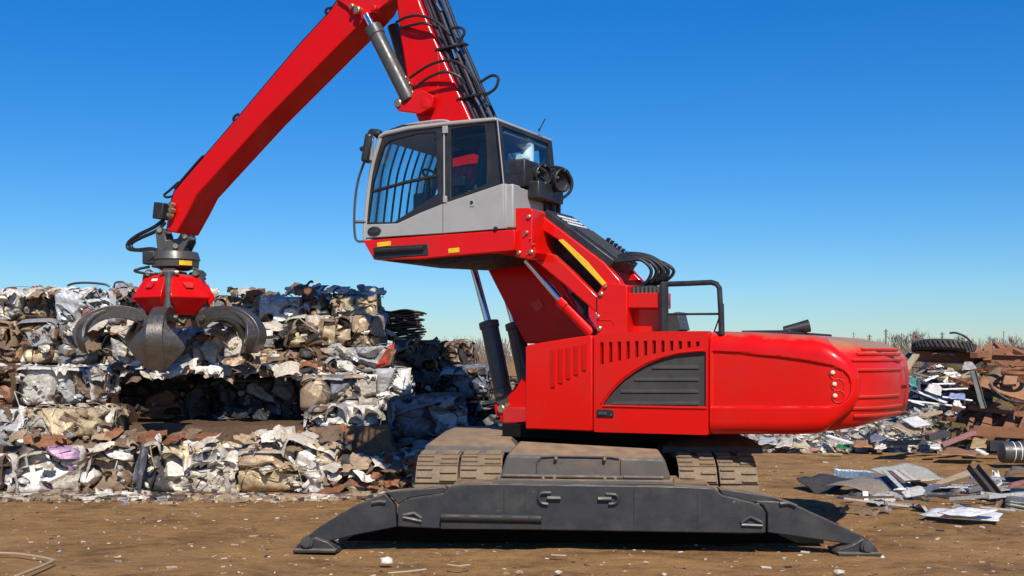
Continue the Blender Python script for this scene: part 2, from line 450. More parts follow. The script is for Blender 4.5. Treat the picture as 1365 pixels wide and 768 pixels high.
# grooved ribs running round the tail
mb = MB()
def tail_pt(z, f, off):
    # f runs from the left side round to the rear; outline at height z
    u = uC - (uC-uT)*math.sin(math.pi/2*f)*.992
    k = 0
    zt, zb = interp(u, ztc), interp(u, zbc)
    w = wcw(u)
    if z > zt - .25:
        dz = z - (zt-.25); k = .25 - math.sqrt(max(0, .25**2 - min(dz, .249)**2))
    if z < zb + .22:
        dz = (zb+.22) - z; k = max(k, .22 - math.sqrt(max(0, .22**2 - min(dz, .219)**2)))
    return Vector((u, w - k, z)), f
for z, f0, f1 in ((2.135, .50, .86), (2.085, .47, .90), (2.02, .44, .93), (1.915, .43, .95), (1.63, .43, .955), (1.51, .43, .95), (1.43, .45, .93)):
    L_ = []
    for i in range(26):
        p, f = tail_pt(z, f0 + (f1-f0)*i/25, 0)
        q, _ = tail_pt(z, f0 + (f1-f0)*i/25 + .004, 0)
        tdir = (q-p).normalized(); nrm = Vector((tdir.y, -tdir.x, 0))
        if nrm.y < 0: nrm = -nrm
        L_.append([p + nrm*-.01 + Vector((0, 0, .018)), p + nrm*.02 + Vector((0, 0, .014)), p + nrm*.02 + Vector((0, 0, -.006)), p + nrm*-.01 + Vector((0, 0, -.024))])
    mb.loft(L_)
mb.build('rib', M['red_tail'], cw, 0, 30)
mb = MB(); uu = -2.9
mb.box((-2.3, 0, Q(1000, 442.5).z - .005), (1.7, 1.9, .03)); mb.box((-2.7, .1, Q(1000, 442.5).z + .02), (.5, 1.1, .03))
mb.build('engine_hood_top', M['undark'], machine, .02)
mb = MB()                                              # exhaust pipe lying back on the hood
p0, p1, p2 = mp(1046, 445, .55), mp(1052, 440, .55), mp(1079, 434, .45)
mb.tube([mp(1049, 449, .55), p1], .05, 16); mb.tube([mp(1045, 441.5, .55), mp(1062, 438, .5), p2], .055, 18, r2=.075)
mb.build('exhaust_pipe', M['black'], machine, .005)

# deck, slew ring, lower frame
mb = MB(); zt = Q(700, 572).z
mb.box((-.62, -.05, zb0 - .05), (2.0, 2.6, .16)); mb.build('deck', M['shade_black'], machine, .01)
mb = MB(); mb.lathe((-.25, -.1, .72), (0, 0, 1), [(0, 1.05), (.16, 1.05), (.17, 1.2), (.30, 1.2), (.31, 1.1), (.46, 1.1)], 64)
mb.build('slew_ring', M['shade_black'], machine)
mb = MB(); mb.box((0.0, -.1, .62), (1.9, 1.9, .55)); mb.build('centre_frame', M['shade_black'], machine, .03)

# front foot of the lift cylinders
for v in (.32, -.52):
    mb = MB()
    mplate([(703, 497), (694, 507), (686, 520), (676, 528), (664, 532), (659, 541), (660, 551), (666, 556), (667, 562), (684, 563), (686, 552), (695, 545), (703, 545)], v, .10, None, None, mbs=mb, ref=.32)
    ft = mb.build('cylinder_bracket', M['red_plain'], machine, .008)
    p = mp(669, 545, .32); mb = MB(); mb.lathe((p.x, v - .14, p.z), (0, 1, 0), [(0, .055), (.17, .055), (.18, .045)], 20)
    mb.build('pin', M['bolt'], ft)
    p = mp(677, 540, .32); mb = MB(); mb.lathe((p.x, v - .02, p.z), (0, 1, 0), [(0, .03), (.05, .03)], 14); mb.build('pin', M['bolt'], ft)
mb = MB(); mb.box((.42, -.1, 1.28), (.9, .9, .22)); mb.build('boom_foot', M['red_worn'], machine, .02)

# lift cylinders with rods
for v, (bx0, by0, bx1, by1, rx, ry) in ((.27, (651, 428, 672, 530, 627, 345)), (-.47, (651, 428, 672, 530, 627, 345))):
    top, bot, rod = mp(bx0, by0, .27), mp(bx1, by1, .27), mp(rx, ry, .27)
    for q in (top, bot, rod): q.y = v
    d = (top-bot).normalized()
    mb = MB(); L_ = (top-bot).length
    mb.lathe(bot, d, [(0, .10), (.02, .125), (L_*.12, .125), (L_*.13, .118), (L_-.10, .118), (L_-.095, .135), (L_-.01, .135), (L_, .10)], 28)
    mb.lathe(bot - Vector((0, .07, 0)), (0, 1, 0), [(0, .10), (.14, .10)], 20)
    cy = mb.build('lift_cylinder', M['steel'], machine, .004)
    mb = MB(); mb.tube([top - d*.1, rod + d*.15], .048, 18); mb.build('rod', M['chrome'], cy)
    mb = MB(); q = Vector((-.13, .02, 0))
    mb.tube([bot + d*.25 + q, top - d*.06 + q], .018, 8); mb.build('oil_pipe', M['hose'], cy)

# ---------------------------------------------------------------- main boom
VB0, VB1 = .10, -.50           # near and far face
boomL = [(527, -60), (528, 5), (533, 50), (541, 100), (552, 150), (590, 232), (618, 290), (642, 345), (668, 396), (700, 458)]
boomR = [(540, -60), (562, 10), (583, 60), (603, 105), (627, 158), (660, 225), (696, 290), (735, 350), (764, 400), (790, 458)]
mb = MB(); rings = []
for (lx_, ly_), (rx_, ry_) in zip(boomL, boomR):
    a, b = mp(lx_, ly_, VB0), mp(rx_, ry_, VB0); w = VB0 - VB1; dv = Vector((0, -w, 0))
    rings.append([a, b, b + dv, a + dv])
mb.loft(rings)
boom = mb.build('boom', M['red_plain'], machine, .03, 25)
mb = MB()                                               # weld seam
sm = [mp(x, y, VB0 + .002) for x, y in ((583, 68), (585, 85), (585, 105), (582, 130), (578, 150))]
mb.tube([p for p in sm], .006, 6, smooth_path=4); mb.build('weld_seam', M['red_worn'], boom)
mb = MB(); p = mp(717, 407, VB0); mb.box((p.x, VB0 + .004, p.z), (.14, .012, .14), Matrix.Rotation(R(35), 3, 'Y')); mb.build('reflector', M['red'], boom, .003)
# ear that carries the stick cylinder
mb = MB()
mplate([(533, 129), (527, 134), (526, 142), (531, 148), (545, 150), (560, 152), (575, 143), (578, 128), (562, 120), (548, 123)], .22, .10, None, None, mbs=mb)
ear = mb.build('cylinder_ear', M['red'], boom, .012)
p = mp(568, 138, .2); mb = MB(); mb.lathe((p.x, .08, p.z), (0, 1, 0), [(0, .09), (.14, .085), (.15, .06)], 24); mb.build('boss', M['red'], boom)
p = mp(532, 138, .2); mb = MB(); mb.lathe((p.x, .0, p.z), (0, 1, 0), [(0, .06), (.24, .06), (.25, .045)], 20); mb.build('pin', M['bolt'], boom)
# hydraulic lines up the back of the boom
edge = [(563, 2), (585, 58), (605, 104), (629, 160), (662, 230)]
for i in range(7):
    off = [2, 6, 10, 14.5, 18, 22, 26][i]; v = [.06, .0, -.06, .04, -.12, -.02, -.2][i]
    pts = [mp(x + off*(.75 if k == 0 else 1) - (6 if k == 0 else 0), y - off*.35 - 6, v) for k, (x, y) in enumerate([(542, -55)] + edge)]
    mb = MB(); mb.tube(pts, (.019 if i % 2 else .025), 8, smooth_path=6)
    mb.build('hydraulic_line', M['hose'] if i not in (3, 5) else M['steel'], boom)
for (x, y) in ((590, 63), (618, 129)):
    a, b = mp(x - 15, y + 4, .12), mp(x + 34, y - 7, .12)
    mb = MB(); c = (a+b)/2; d = b-a; ang = math.atan2(d.z, d.x)
    mb.box((c.x, .06, c.z), (d.length*.8, .12, .03), Matrix.Rotation(-ang, 3, 'Y')); mb.build('hose_clamp', M['black'], boom, .008)
for (x, y, x2, y2) in ((583, 4, 589, 14), (604, 66, 608, 78), (632, 124, 640, 140), (608, 58, 612, 68), (640, 122, 646, 132)):
    mb = MB(); mb.tube([mp(x, y, .06), mp(x2, y2, .06)], .020, 8); mb.build('hose_fitting', M['chrome'], boom)
for pts in ([(528, 30, .14), (542, 23, .2), (560, 21, .24), (582, 29, .22), (600, 46, .16)],
            [(535, 37, .14), (551, 33, .2), (566, 31, .22), (584, 38, .15)],
            [(546, 104, .2), (570, 88, .26), (593, 81, .3), (614, 85, .28), (630, 103, .2), (640, 122, .12)],
            [(553, 117, .2), (572, 103, .25), (593, 96, .26), (612, 102, .2), (620, 112, .14)],
            [(600, 38, .1), (614, 37, .1), (619, 44, .1), (611, 58, .1)],
            [(640, 110, .1), (655, 101, .1), (664, 104, .1), (660, 118, .1), (645, 128, .1)]):
    mb = MB(); mb.tube([mp(*p) for p in pts], .020, 10, smooth_path=8); mb.build('hose', M['hose'], boom)
for (x, y) in ((541, 106), (546, 114), (543, 122), (550, 126)):
    mb = MB(); p = mp(x, y, .17); mb.lathe(p - Vector((0, .05, 0)), (0, 1, .3), [(0, .035), (.09, .03), (.10, .02)], 10); mb.build('hose_fitting', M['bolt'], boom)
for i in range(1):                                      # stick cylinder on the far side, seen past the boom
    mb = MB(); mb.tube([mp(524, 35, -.62), mp(536, 75, -.62)], .09, 16); mb.tube([mp(536, 75, -.62), mp(556, 140, -.62)], .10, 16)
    mb.build('stick_cylinder', M['steel'], machine)
# near stick cylinder
a, b, c = mp(489, 20, .17), mp(497, 36, .17), mp(547, 136, .17)
d = (c-b).normalized(); L_ = (c-b).length
mb = MB(); mb.lathe(b, d, [(0, .10), (.01, .125), (.16, .125), (.17, .112), (L_-.08, .112), (L_-.02, .10)], 28)
sc = mb.build('stick_cylinder', M['steel'], machine, .004)
mb = MB(); mb.tube([a, b + d*.05], .055, 18); mb.build('rod', M['chrome'], sc)

# ---------------------------------------------------------------- stick
stL = [(468, -60), (451, -2), (438, 17), (400, 58), (318, 155), (232, 255), (228, 268), (222, 308)]
stR = [(535, -60), (500, 10), (478, 34), (446, 66), (352, 161), (262, 260), (251, 282), (235, 311)]
VT0, VT1 = .08, -.42
mb = MB(); rings = []
for (lx_, ly_), (rx_, ry_) in zip(stL, stR):
    a, b = mp(lx_, ly_, VT0), mp(rx_, ry_, VT0); dv = Vector((0, VT1-VT0, 0))
    rings.append([a, b, b + dv, a + dv])
mb.loft(rings)
stick = mb.build('stick', M['red_plain'], machine, .02, 25)
mb = MB()
mplate([(449, -30), (450, 0), (462, 8), (471, 20), (490, 20), (503, 14), (520, 0), (528, -30)], .13, .05, None, None, mbs=mb)
mb.build('joint_plate', M['red'], stick, .01)
for (x, y, r, m) in ((478, 14, .055, 'bolt'), (471, 9, .035, 'bolt'), (500, 12, .05, 'red'), (489, 21, .07, 'red')):
    p = mp(x, y, .15); mb = MB(); mb.lathe((p.x, .06, p.z), (0, 1, 0), [(0, r), (.14, r), (.15, r*.7)], 20); mb.build('pin', M[m], stick)
for pts in ([(443, 10), (436, 12), (434, 17), (440, 18)], [(318, 152), (313, 155), (311, 160), (316, 159)], [(272, 208), (266, 213), (240, 243), (233, 252)], [(238, 243), (226, 254), (219, 260), (222, 263), (229, 262)]):
    mb = MB(); mb.tube([mp(x, y, -.0) for x, y in pts], .020, 8, smooth_path=6); mb.build('hose', M['hose'], stick)
mb = MB(); mb.tube([mp(x + .5, y + .5, -.02) for x, y in stL[1:]], .016, 8); mb.build('hydraulic_line', M['hose'], stick)
mb = MB(); c = (mp(213, 272, -.1) + mp(229, 293, -.1))/2; mb.box(c, (.22, .36, .27), Matrix.Rotation(R(-8), 3, 'Y')); mb.build('valve_box', M['black'], stick, .02)
for k, (x, y) in enumerate(((231, 274), (231, 281), (229, 288))):
    p = mp(x, y, .12); mb = MB(); mb.lathe(p, (0, 1, .2), [(0, .05), (.06, .045), (.09, .03)], 12); mb.build('hose_fitting', M['bolt'], stick)
for pts in ([(218, 293), (205, 303), (183, 314), (171, 324), (172, 332), (190, 334), (208, 334), (217, 340)], [(220, 297), (208, 308), (188, 317), (175, 325), (180, 333), (205, 332), (220, 342)]):
    mb = MB(); mb.tube([mp(x, y, -.02 + .0*k) for k, (x, y) in enumerate(pts)], .030, 10, smooth_path=8); mb.build('hose', M['hose'], stick)

# ---------------------------------------------------------------- cab
VC, VCR = 1.75, .28
cabroot = empty('cab', (0, 0, 0)); cabroot.parent = machine
prof = [(485, 300), (488, 262), (494, 222), (505, 183), (513, 177), (545, 170), (590, 165), (662, 158.5), (667, 200), (671, 245), (686, 249), (686, 304), (590, 310)]
C = lambda x, y, v=VC: mp(x, y, v)
def cplate(pts, holes, v, th, mat, name, bevel=.006, sidev=None):
    """outline measured on the left side, placed on any v (same u,z)"""
    P = [C(x, y) for x, y in pts]; Hs = [[C(x, y) for x, y in h] for h in holes]
    mb = MB(); mb.plate([(p.x, p.z) for p in P], [[(p.x, p.z) for p in h] for h in Hs], (0, v, 0), (1, 0, 0), (0, 0, 1), (0, -th, 0))
    return mb.build(name, mat, cabroot, bevel)
winF = [(490, 296), (497, 243), (511, 196), (519, 188), (555, 179), (581, 176), (583, 258), (545, 283), (525, 296)]
winR = [(601, 172), (640, 167), (664, 166), (668, 205), (670, 238), (640, 249), (601, 264)]
winRi = [(601, 172), (640, 167), (646, 167), (649, 205), (648, 245), (640, 249), (601, 264)]
lower = [(486, 301), (487, 299.5), (530, 298), (560, 284), (590, 272), (671.5, 244.5), (672, 305), (590, 311.5), (486, 318)]
upper = [(486, 301), (489, 262), (495, 222), (506, 186), (513, 180.5), (545, 173.5), (590, 168), (662.5, 161), (667, 200), (671.5, 244.2), (590, 271.7), (560, 283.7), (530, 297.7), (487, 299.2)]
for v, s in ((VC, 1), (VCR + .05, -1)):
    cplate(upper, [winF, winRi], v, .05, M['black'], 'window_frame')
    cplate(lower, [], v + (.012 if s > 0 else 0), .06, M['grey'], 'side_panel', .012)
    for w, nme in ((winF, 'front_side_window'), (winRi, 'rear_side_window')):
        P = [C(x, y) for x, y in w]; vv = v - .012 if s > 0 else v - .04
        mb = MB(); mb.prism([(p.x, vv, p.z) for p in P], (0, -.008, 0)); mb.build(nme, M['glass'] if 'front' in nme else M['glassdark'], cabroot, 0)
# grey pillar strips and the sliding rail across the front window
def cbar(pts, v, r, mat, name, n=10, sp=0):
    mb = MB(); mb.tube([C(x, y, v) if v == VC else Vector((C(x, y).x, v, C(x, y).z)) for x, y in pts], r, n, smooth_path=sp); return mb.build(name, mat, cabroot)
cbar([(497, 255), (540, 243), (582, 234)], VC - .015, .022, M['black'], 'window_rail')
cbar([(592, 168), (592.5, 270)], VC + .004, .010, M['grey'], 'door_seam')
cbar([(591, 272), (591, 310)], VC + .008, .006, M['steel'], 'door_seam')
cbar([(486, 319), (486.5, 300), (490, 262), (496, 222), (507, 184)], VC - .01, .030, M['grey'], 'front_pillar', sp=4)
cbar([(486, 319), (486.5, 300), (490, 262), (496, 222), (507, 184)], VCR + .04, .030, M['grey'], 'front_pillar', sp=4)
cbar([(663, 160), (667, 200), (671.5, 245)], VC + .002, .008, M['grey'], 'pillar_edge')
mb = MB(); p = C(594, 170); mb.box((p.x, VC + .01, p.z - .03), (.07, .03, .09)); mb.build('hinge', M['grey'], cabroot, .006)
mb = MB(); p = C(594, 266); mb.box((p.x, VC + .01, p.z), (.05, .03, .08)); mb.build('hinge', M['grey'], cabroot, .006)
# windscreen between the front pillars, and its guard bars
scr = [(486, 300), (490, 262), (496, 222), (507, 185)]
mb = MB(); rr = []
for k in range(2):
    v = (VC - .03, VCR + .03)[k]
    rr.append([Vector((C(x, y).x + .01, v, C(x, y).z)) for x, y in scr])
mb.loft(rr, closed=False, cap=False); ws = mb.build('windscreen', M['glass'], cabroot)
sd = ws.modifiers.new('s', 'SOLIDIFY'); sd.thickness = .008
mb = MB(); p = C(486, 309); mb.box((p.x - .01, (VC+VCR)/2, p.z), (.05, VC-VCR-.04, .17)); mb.build('front_sill', M['grey'], cabroot, .01)
for i in range(8):
    v = VCR + .14 + i*(VC - VCR - .28)/7
    pts = [Vector((C(x, y).x + .05, v, C(x, y).z)) for x, y in [(486, 312)] + scr]
    mb = MB(); mb.tube(pts, .015, 10, smooth_path=5); mb.build('guard_bar', M['black'], cabroot)
# roof
roofP = [(503, 187), (506, 180), (514, 175), (545, 168), (590, 163), (640, 158), (662, 156.5), (664, 161), (590, 168.5), (545, 174), (514, 181)]
P = [C(x, y) for x, y in roofP]
mb = MB(); mb.plate([(p.x, p.z) for p in P], [], (0, VC + .025, 0), (1, 0, 0), (0, 0, 1), (0, -(VC - VCR + .05), 0)); mb.build('roof', M['grey'], cabroot, .018)
zr = C(560, 168).z
mb = MB()                                             # roof hatch guard
for (x0, x1) in ((528, 545), (545, 575), (575, 593)): pass
hz = lambda x, y, v: Vector((C(x, y).x, v, C(x, y).z))
for v in (VC - .12, VC - .55):
    mb.tube([hz(515, 176, v) - Vector((0, 0, .0)), hz(530, 166, v), hz(560, 160.5, v), hz(585, 158.5, v), hz(597, 163, v)], .016, 8, smooth_path=4)
for x, y in ((530, 166), (546, 163), (562, 160.5), (578, 159)):
    mb.tube([hz(x, y, VC - .12), hz(x, y, VC - .55)], .014, 8)
mb.build('roof_guard', M['grey'], cabroot)
mb = MB(); mb.tube([hz(517, 172.5, VC-.05), hz(534, 166.5, VC-.05), hz(548, 166, VC-.05), hz(545, 170.5, VC-.05)], .012, 8); mb.build('grab_rail', M['black'], cabroot)
mb = MB(); mb.box((C(552, 168).x, VC - .3, C(552, 167).z + .02), (.16, .3, .05)); mb.box((C(575, 166).x, VC - .3, C(575, 164.5).z + .02), (.16, .3, .05)); mb.build('roof_lamp', M['red_worn'], cabroot, .01)
# rear wall with its window
uR = C(666, 200).x
u0, z0 = C(663, 159).x, C(663, 159).z; u1, z1 = C(671.5, 245).x, C(671.5, 245).z
def rw(fv, fz): return Vector((u0 + (u1-u0)*fz, VC - (VC-VCR)*fv, z0 + (z1-z0)*fz))
ax = rw(1, 0) - rw(0, 0); ay = rw(0, 1) - rw(0, 0); nrm = ax.cross(ay).normalized()
if nrm.x > 0: nrm = -nrm
mb = MB(); mb.plate([(0, 0), (1, 0), (1, 1), (0, 1)], [[(.07, .08), (.93, .08), (.93, .80), (.07, .80)]], rw(0, 0), ax, ay, nrm*-.05); mb.build('rear_frame', M['black'], cabroot, .006)
mb = MB(); mb.prism([rw(.07, .08) - nrm*.02, rw(.93, .08) - nrm*.02, rw(.93, .80) - nrm*.02, rw(.07, .80) - nrm*.02], nrm*-.008); mb.build('rear_window', M['glass'], cabroot)
a = C(672, 245); b = C(672, 305)
mb = MB(); mb.box(((a.x), (VC+VCR)/2 + .006, (a.z+b.z)/2), (.06, VC-VCR, a.z-b.z)); mb.build('rear_panel', M['grey'], cabroot, .012)
mb = MB(); mb.box((a.x - .05, VC - .11, (a.z+b.z)/2), (.13, .2, a.z-b.z - .01)); mb.build('corner_panel', M['grey'], cabroot, .02)
# red base
base = [(484, 320.5), (590, 313), (671, 307), (687, 306), (687, 334), (660, 337), (600, 342), (560, 346), (499, 346.5)]
P = [C(x, y) for x, y in base]
mb = MB(); mb.plate([(p.x, p.z) for p in P], [], (0, VC + .015, 0), (1, 0, 0), (0, 0, 1), (0, -(VC - VCR), 0)); cb = mb.build('cab_base', M['red'], cabroot, .014)
st = [(498, 330), (572, 325), (572, 341), (500, 346)]
P = [C(x, y) for x, y in st]
mb = MB(); mb.plate([(p.x, p.z) for p in P], [], (0, VC + .022, 0), (1, 0, 0), (0, 0, 1), (0, -.06, 0)); mb.build('step_shade_plate', M['black'], cabroot, .01)  # flat black plate, the darkness of the step recess put into its colour
mb = MB(); mb.tube([C(502, 335.5) + Vector((0, .04, 0)), C(567, 331) + Vector((0, .04, 0))], .028, 10); mb.build('step', M['black'], cabroot)
mb = MB(); P = [C(x, y) for x, y in ((500, 346), (660, 336), (640, 345), (585, 352), (520, 349))]
mb.plate([(p.x, p.z) for p in P], [], (0, VC - .1, 0), (1, 0, 0), (0, 0, 1), (0, -1.1, 0)); mb.build('belly_plate', M['undark'], cabroot, .01)
for (x, y, w) in ((513, 325.5, .20), (606, 334, .15)):
    p = C(x, y); mb = MB(); mb.box((p.x, VC + .018, p.z), (w, .008, .055), Matrix.Rotation(R(3), 3, 'Y')); mb.build('warning_sticker', M['yellow'], cabroot)
    mb = MB()
    for k in range(4): mb.box((p.x - w*.3 + k*w*.2, VC + .0225, p.z - .006 + .002*k), (w*.10, .003, .02))
mb = MB(); p = C(500, 308.5)
mb.lathe((p.x, VC + .012, p.z), (0, 1, 0), [(0, .1), (.012, .1), (.014, .09)], 28)
for i in range(len(mb.v)):
    x, y, z = mb.v[i]; mb.v[i] = (x, y, p.z + (z-p.z)*.58)
em = mb.build('oval_badge', M['black'], cabroot)
mb = MB()
for k in range(8): mb.box((p.x + .062 - k*.0175, VC + .0275, p.z + .002), (.009, .003, .022 if k % 3 else .03))
mb.build('badge_lettering', M['steel'], cabroot)
mb = MB(); p = C(630, 271); mb.box((p.x, VC + .014, p.z), (.055, .012, .085)); mb.build('door_latch', M['grey'], cabroot, .003)
mb = MB(); mb.lathe((p.x, VC + .018, p.z + .008), (0, 1, 0), [(0, .02), (.012, .018)], 14); mb.build('lock', M['black'], cabroot)
mb = MB(); p = C(662, 305); mb.lathe((p.x, VC + .01, p.z), (0, 1, 0), [(0, .025), (.03, .022)], 12); mb.build('rubber_stop', M['black'], cabroot)
# grab rail in front, mirror
mb = MB(); mb.tube([hz(499, 206, VC + .06) + Vector((.06, 0, 0)), hz(490, 240, VC + .06) + Vector((.1, 0, 0)), hz(484, 280, VC+.06) + Vector((.09, 0, 0)), hz(482, 318, VC+.06) + Vector((.05, 0, 0)), hz(486, 322, VC + .02)], .016, 8, smooth_path=6)
mb.tube([hz(484, 296, VC+.06) + Vector((.08, 0, 0)), hz(488, 296, VC)], .02, 8)
mb.build('front_handrail', M['steel'], cabroot)
mb = MB(); a = mp(491, 198, VC + .1); mb.box(a, (.10, .24, .36), Matrix.Rotation(R(-12), 3, 'Y') @ Matrix.Rotation(R(25), 3, 'Z')); mr = mb.build('mirror', M['black'], cabroot, .03)
mb = MB(); mb.box(a + Vector((-.05, -.02, 0)), (.012, .19, .30), Matrix.Rotation(R(-12), 3, 'Y') @ Matrix.Rotation(R(25), 3, 'Z')); mb.build('mirror_glass', M['mirror'], cabroot, .01)
mb = MB(); mb.tube([mp(481, 199, VC+.1), mp(488, 196, VC+.1)], .03, 8); mb.tube([mp(500, 184, VC), mp(494, 187, VC+.1), mp(491, 196, VC + .1)], .018, 8); mb.build('mirror_arm', M['black'], cabroot)
mb = MB(); a = mp(501, 177.5, VC - .05); mb.lathe(a + Vector((.09, 0, 0)), (-1, 0, -.1), [(0, .05), (.02, .065), (.12, .06), (.17, .04)], 16); mb.build('work_lamp', M['black'], cabroot)
mb = MB(); mb.tube([mp(719, 173, .7), mp(727, 158, .7)], .007, 6); mb.tube([mp(718.5, 175, .7), mp(719.5, 171, .7)], .014, 6); mb.build('aerial', M['black'], cabroot)
# inside: seat, console, steering lever, bent white tube at the back
mb = MB(); sx, sv, sz = .95, 1.02, C(600, 300).z
mb.box((sx, sv, sz + .42), (.5, .5, .14)); mb.box((sx - .27, sv, sz + .78), (.14, .5, .75), Matrix.Rotation(R(-10), 3, 'Y')); mb.box((sx - .36, sv, sz + 1.22), (.10, .28, .2), Matrix.Rotation(R(-10), 3, 'Y'))
mb.box((sx, sv, sz + .2), (.35, .35, .35)); mb.build('seat', M['seat'], cabroot, .06, segs=4)
for s in (-1, 1):
    mb = MB(); mb.box((sx + .12, sv + s*.34, sz + .58), (.5, .12, .12)); mb.tube([(sx + .3, sv + s*.34, sz + .6), (sx + .33, sv + s*.34, sz + .78)], .022, 8); mb.build('armrest', M['black'], cabroot, .02)
mb = MB(); mb.tube([(sx + .75, sv, sz + .1), (sx + .62, sv, sz + .72)], .04, 10)
ringp = [Vector((sx + .6 + .10*math.sin(a)*.5, sv + .19*math.cos(a), sz + .75 + .17*math.sin(a)*.5)) for a in [2*math.pi*i/24 for i in range(25)]]
mb.tube(ringp, .016, 8, cap=False); mb.build('steering_wheel', M['black'], cabroot)
mb = MB(); mb.box((1.95, .55, sz + .35), (.2, .3, .5)); mb.build('console', M['seat'], cabroot, .03)
mb = MB(); mb.box(((C(485, 300).x + uR)/2, (VC+VCR)/2, sz + .03), (1.85, VC-VCR-.1, .05)); mb.build('cab_floor', M['undark'], cabroot)
mb = MB(); a = hz(715, 200, .62); mb.tube([rw(.62, .62) - nrm*.12, rw(.64, .40) - nrm*.12, rw(.66, .18) - nrm*.12, rw(.58, .13) - nrm*.12], .085, 14, smooth_path=5); mb.tube([rw(.64, .40) - nrm*.10, rw(.46, .44) - nrm*.1], .05, 12); mb.build('white_tube', M['white'], cabroot)
mb = MB(); mb.box((uR + .55, .95, C(600, 172).z - .06), (1.0, 1.2, .05)); mb.build('roof_lining', M['seat'], cabroot, .02)

# rear lamps / air-conditioner block behind the cab
mb = MB(); c = mp(700, 235, 1.05); mb.box(c, (.28, .55, .34)); mb.box(mp(722, 258, .85), (.28, .7, .22)); mb.build('air_conditioner', M['black'], cabroot, .02)
for (x, y, v, r) in ((718, 234, .98, .135), (744, 241, .72, .15)):
    p = mp(x, y, v); mb = MB(); mb.lathe(p + Vector((.13, -.04, .02)), (-1, .35, -.12), [(0, r*.6), (.03, r*.92), (.2, r), (.235, r), (.245, r*.92), (.19, r*.8), (.15, r*.2)], 28)
    lp = mb.build('rear_lamp', M['black'], cabroot, .004)
    for a in range(3):
        aa = a*2.1; q = p + Vector((-.10, .10 + math.sin(aa)*r*.0, 0)) + Vector((0, math.cos(aa)*r*.9, math.sin(aa)*r*.9))
        mb = MB(); mb.lathe(q, (-1, .35, 0), [(0, .016), (.02, .012)], 10); mb.build('screw', M['bolt'], cabroot)
for pts in ([(735, 222, .9), (752, 226, .72), (762, 240, .65), (760, 255, .65), (748, 266, .7)], [(716, 222, 1.1), (729, 231, 1.0), (727, 246, 1.0)]):
    mb = MB(); mb.tube([mp(*p) for p in pts], .02, 8, smooth_path=6); mb.build('lamp_cable', M['hose'], cabroot)
for (x, v, w) in ((692, 1.3, .07), (727, .72, .09), (736, .62, .06), (744, .56, .04)):
    a, b = mp(x, 252, v), mp(x, 288, v); mb = MB(); mb.box((a+b)/2, (.06, w, (a-b).length)); mb.build('lamp_post', M['black'], cabroot, .006)

# ---------------------------------------------------------------- cab lifting arms, tower, hose tray
upA = [(704, 280), (712, 279.5), (726, 290), (760, 316), (805, 350), (825, 372), (832, 385), (806, 392), (800, 380), (775, 352), (747, 322), (716, 303), (707, 302)]
loA = [(707, 330), (716, 334), (737, 339), (765, 364), (797, 396), (797, 419), (775, 400), (750, 378), (712, 347)]
for v, inner in ((1.38, 0), (.62, 1)):
    mb = MB(); mplate(upA, v, .12, None, None, mbs=mb, ref=1.38); mb.build('upper_arm', M['red'], machine, .015)
    mb = MB(); mplate(loA, v, .12, None, None, mbs=mb, ref=1.38); mb.build('lower_arm', M['red'], machine, .015)
mb = MB(); mplate([(687, 277), (705, 277), (710, 280), (709, 322), (715, 336), (711, 344), (706, 346), (687, 343)], 1.68, 1.1, None, None, mbs=mb)
hd = mb.build('cab_carrier', M['red'], machine, .012)
for (x, y, r) in ((705, 289, .035), (702, 310, .03), (708, 336, .038), (692, 337, .035), (699, 314, .015), (707, 318, .014), (711, 326, .016), (703, 339, .012)):
    p = mp(x, y, 1.69); r *= .75; mb = MB(); mb.lathe(p - Vector((0, .03, 0)), (0, 1, 0), [(0, r), (.04, r), (.05, r*.6)], 14); mb.build('pin', M['bolt'], hd)
mb = MB(); mplate([(724, 300), (748, 324), (776, 353), (803, 383), (806, 400), (797, 394), (737, 337), (716, 320), (714, 304)], 1.10, .25, None, None, mbs=mb); mb.build('arm_gap_shade', M['undark'], machine, .01)  # black plate added as the shadowed gap between the arms
mb = MB(); mplate([(744, 320), (750, 319), (757, 325), (783, 349), (808, 378), (803, 381), (775, 352)], 1.388, .012, None, None, mbs=mb); mb.build('warning_stripe', M['yellow'], machine, .003)
# tray on the arm's back
A0, A1 = mp(725, 283.5, 1.34), mp(816, 351.5, 1.34)
axu = A1 - A0; axu.y = 0; n_ = Vector((axu.z, 0, -axu.x)).normalized()
if n_.z < 0: n_ = -n_
B = Vector((0, -.72, 0))
mb = MB(); mb.prism([A0 - n_*.10, A1 - n_*.10, A1 + B - n_*.10, A0 + B - n_*.10], n_*.15); tray = mb.build('hose_tray', M['black'], machine, .015)
mb = MB(); mb.prism([A0 + B*.22 + n_*.052 + axu*.34, A0 + axu*.98 + B*.22 + n_*.052, A0 + axu*.98 + B*.95 + n_*.052, A0 + axu*.34 + B*.95 + n_*.052], n_*.012); mb.build('tray_cover', M['blackplastic'], tray, .004)
mb = MB(); rnd = random.Random(5)
for row in range(3):
    for k in range(8):
        f = .10 + row*.075; g = .16 + k*.095
        p = A0 + axu*f + B*g + n_*.053; w = .055
        mb.prism([p, p + axu*.045, p + axu*.045 + B*w*(.7 + .6*rnd.random()), p + B*w*(.6 + .5*rnd.random())], n_*.004)
mb.build('tray_lettering', M['white'], tray)
mb = MB()
for k in range(8):
    f = .52 + k*.055; p = A0 + axu*f + B*.99 + n_*.05
    mb.prism([p, p + axu*.02, p + axu*.02 + B*.12 + n_*.0, p + B*.12], n_*.05)
mb.prism([A0 + axu*.5 + B, A0 + axu*.97 + B, A0 + axu*.97 + B*1.12, A0 + axu*.5 + B*1.12], n_*.05)
mb.build('cable_chain', M['hose'], tray, .004)
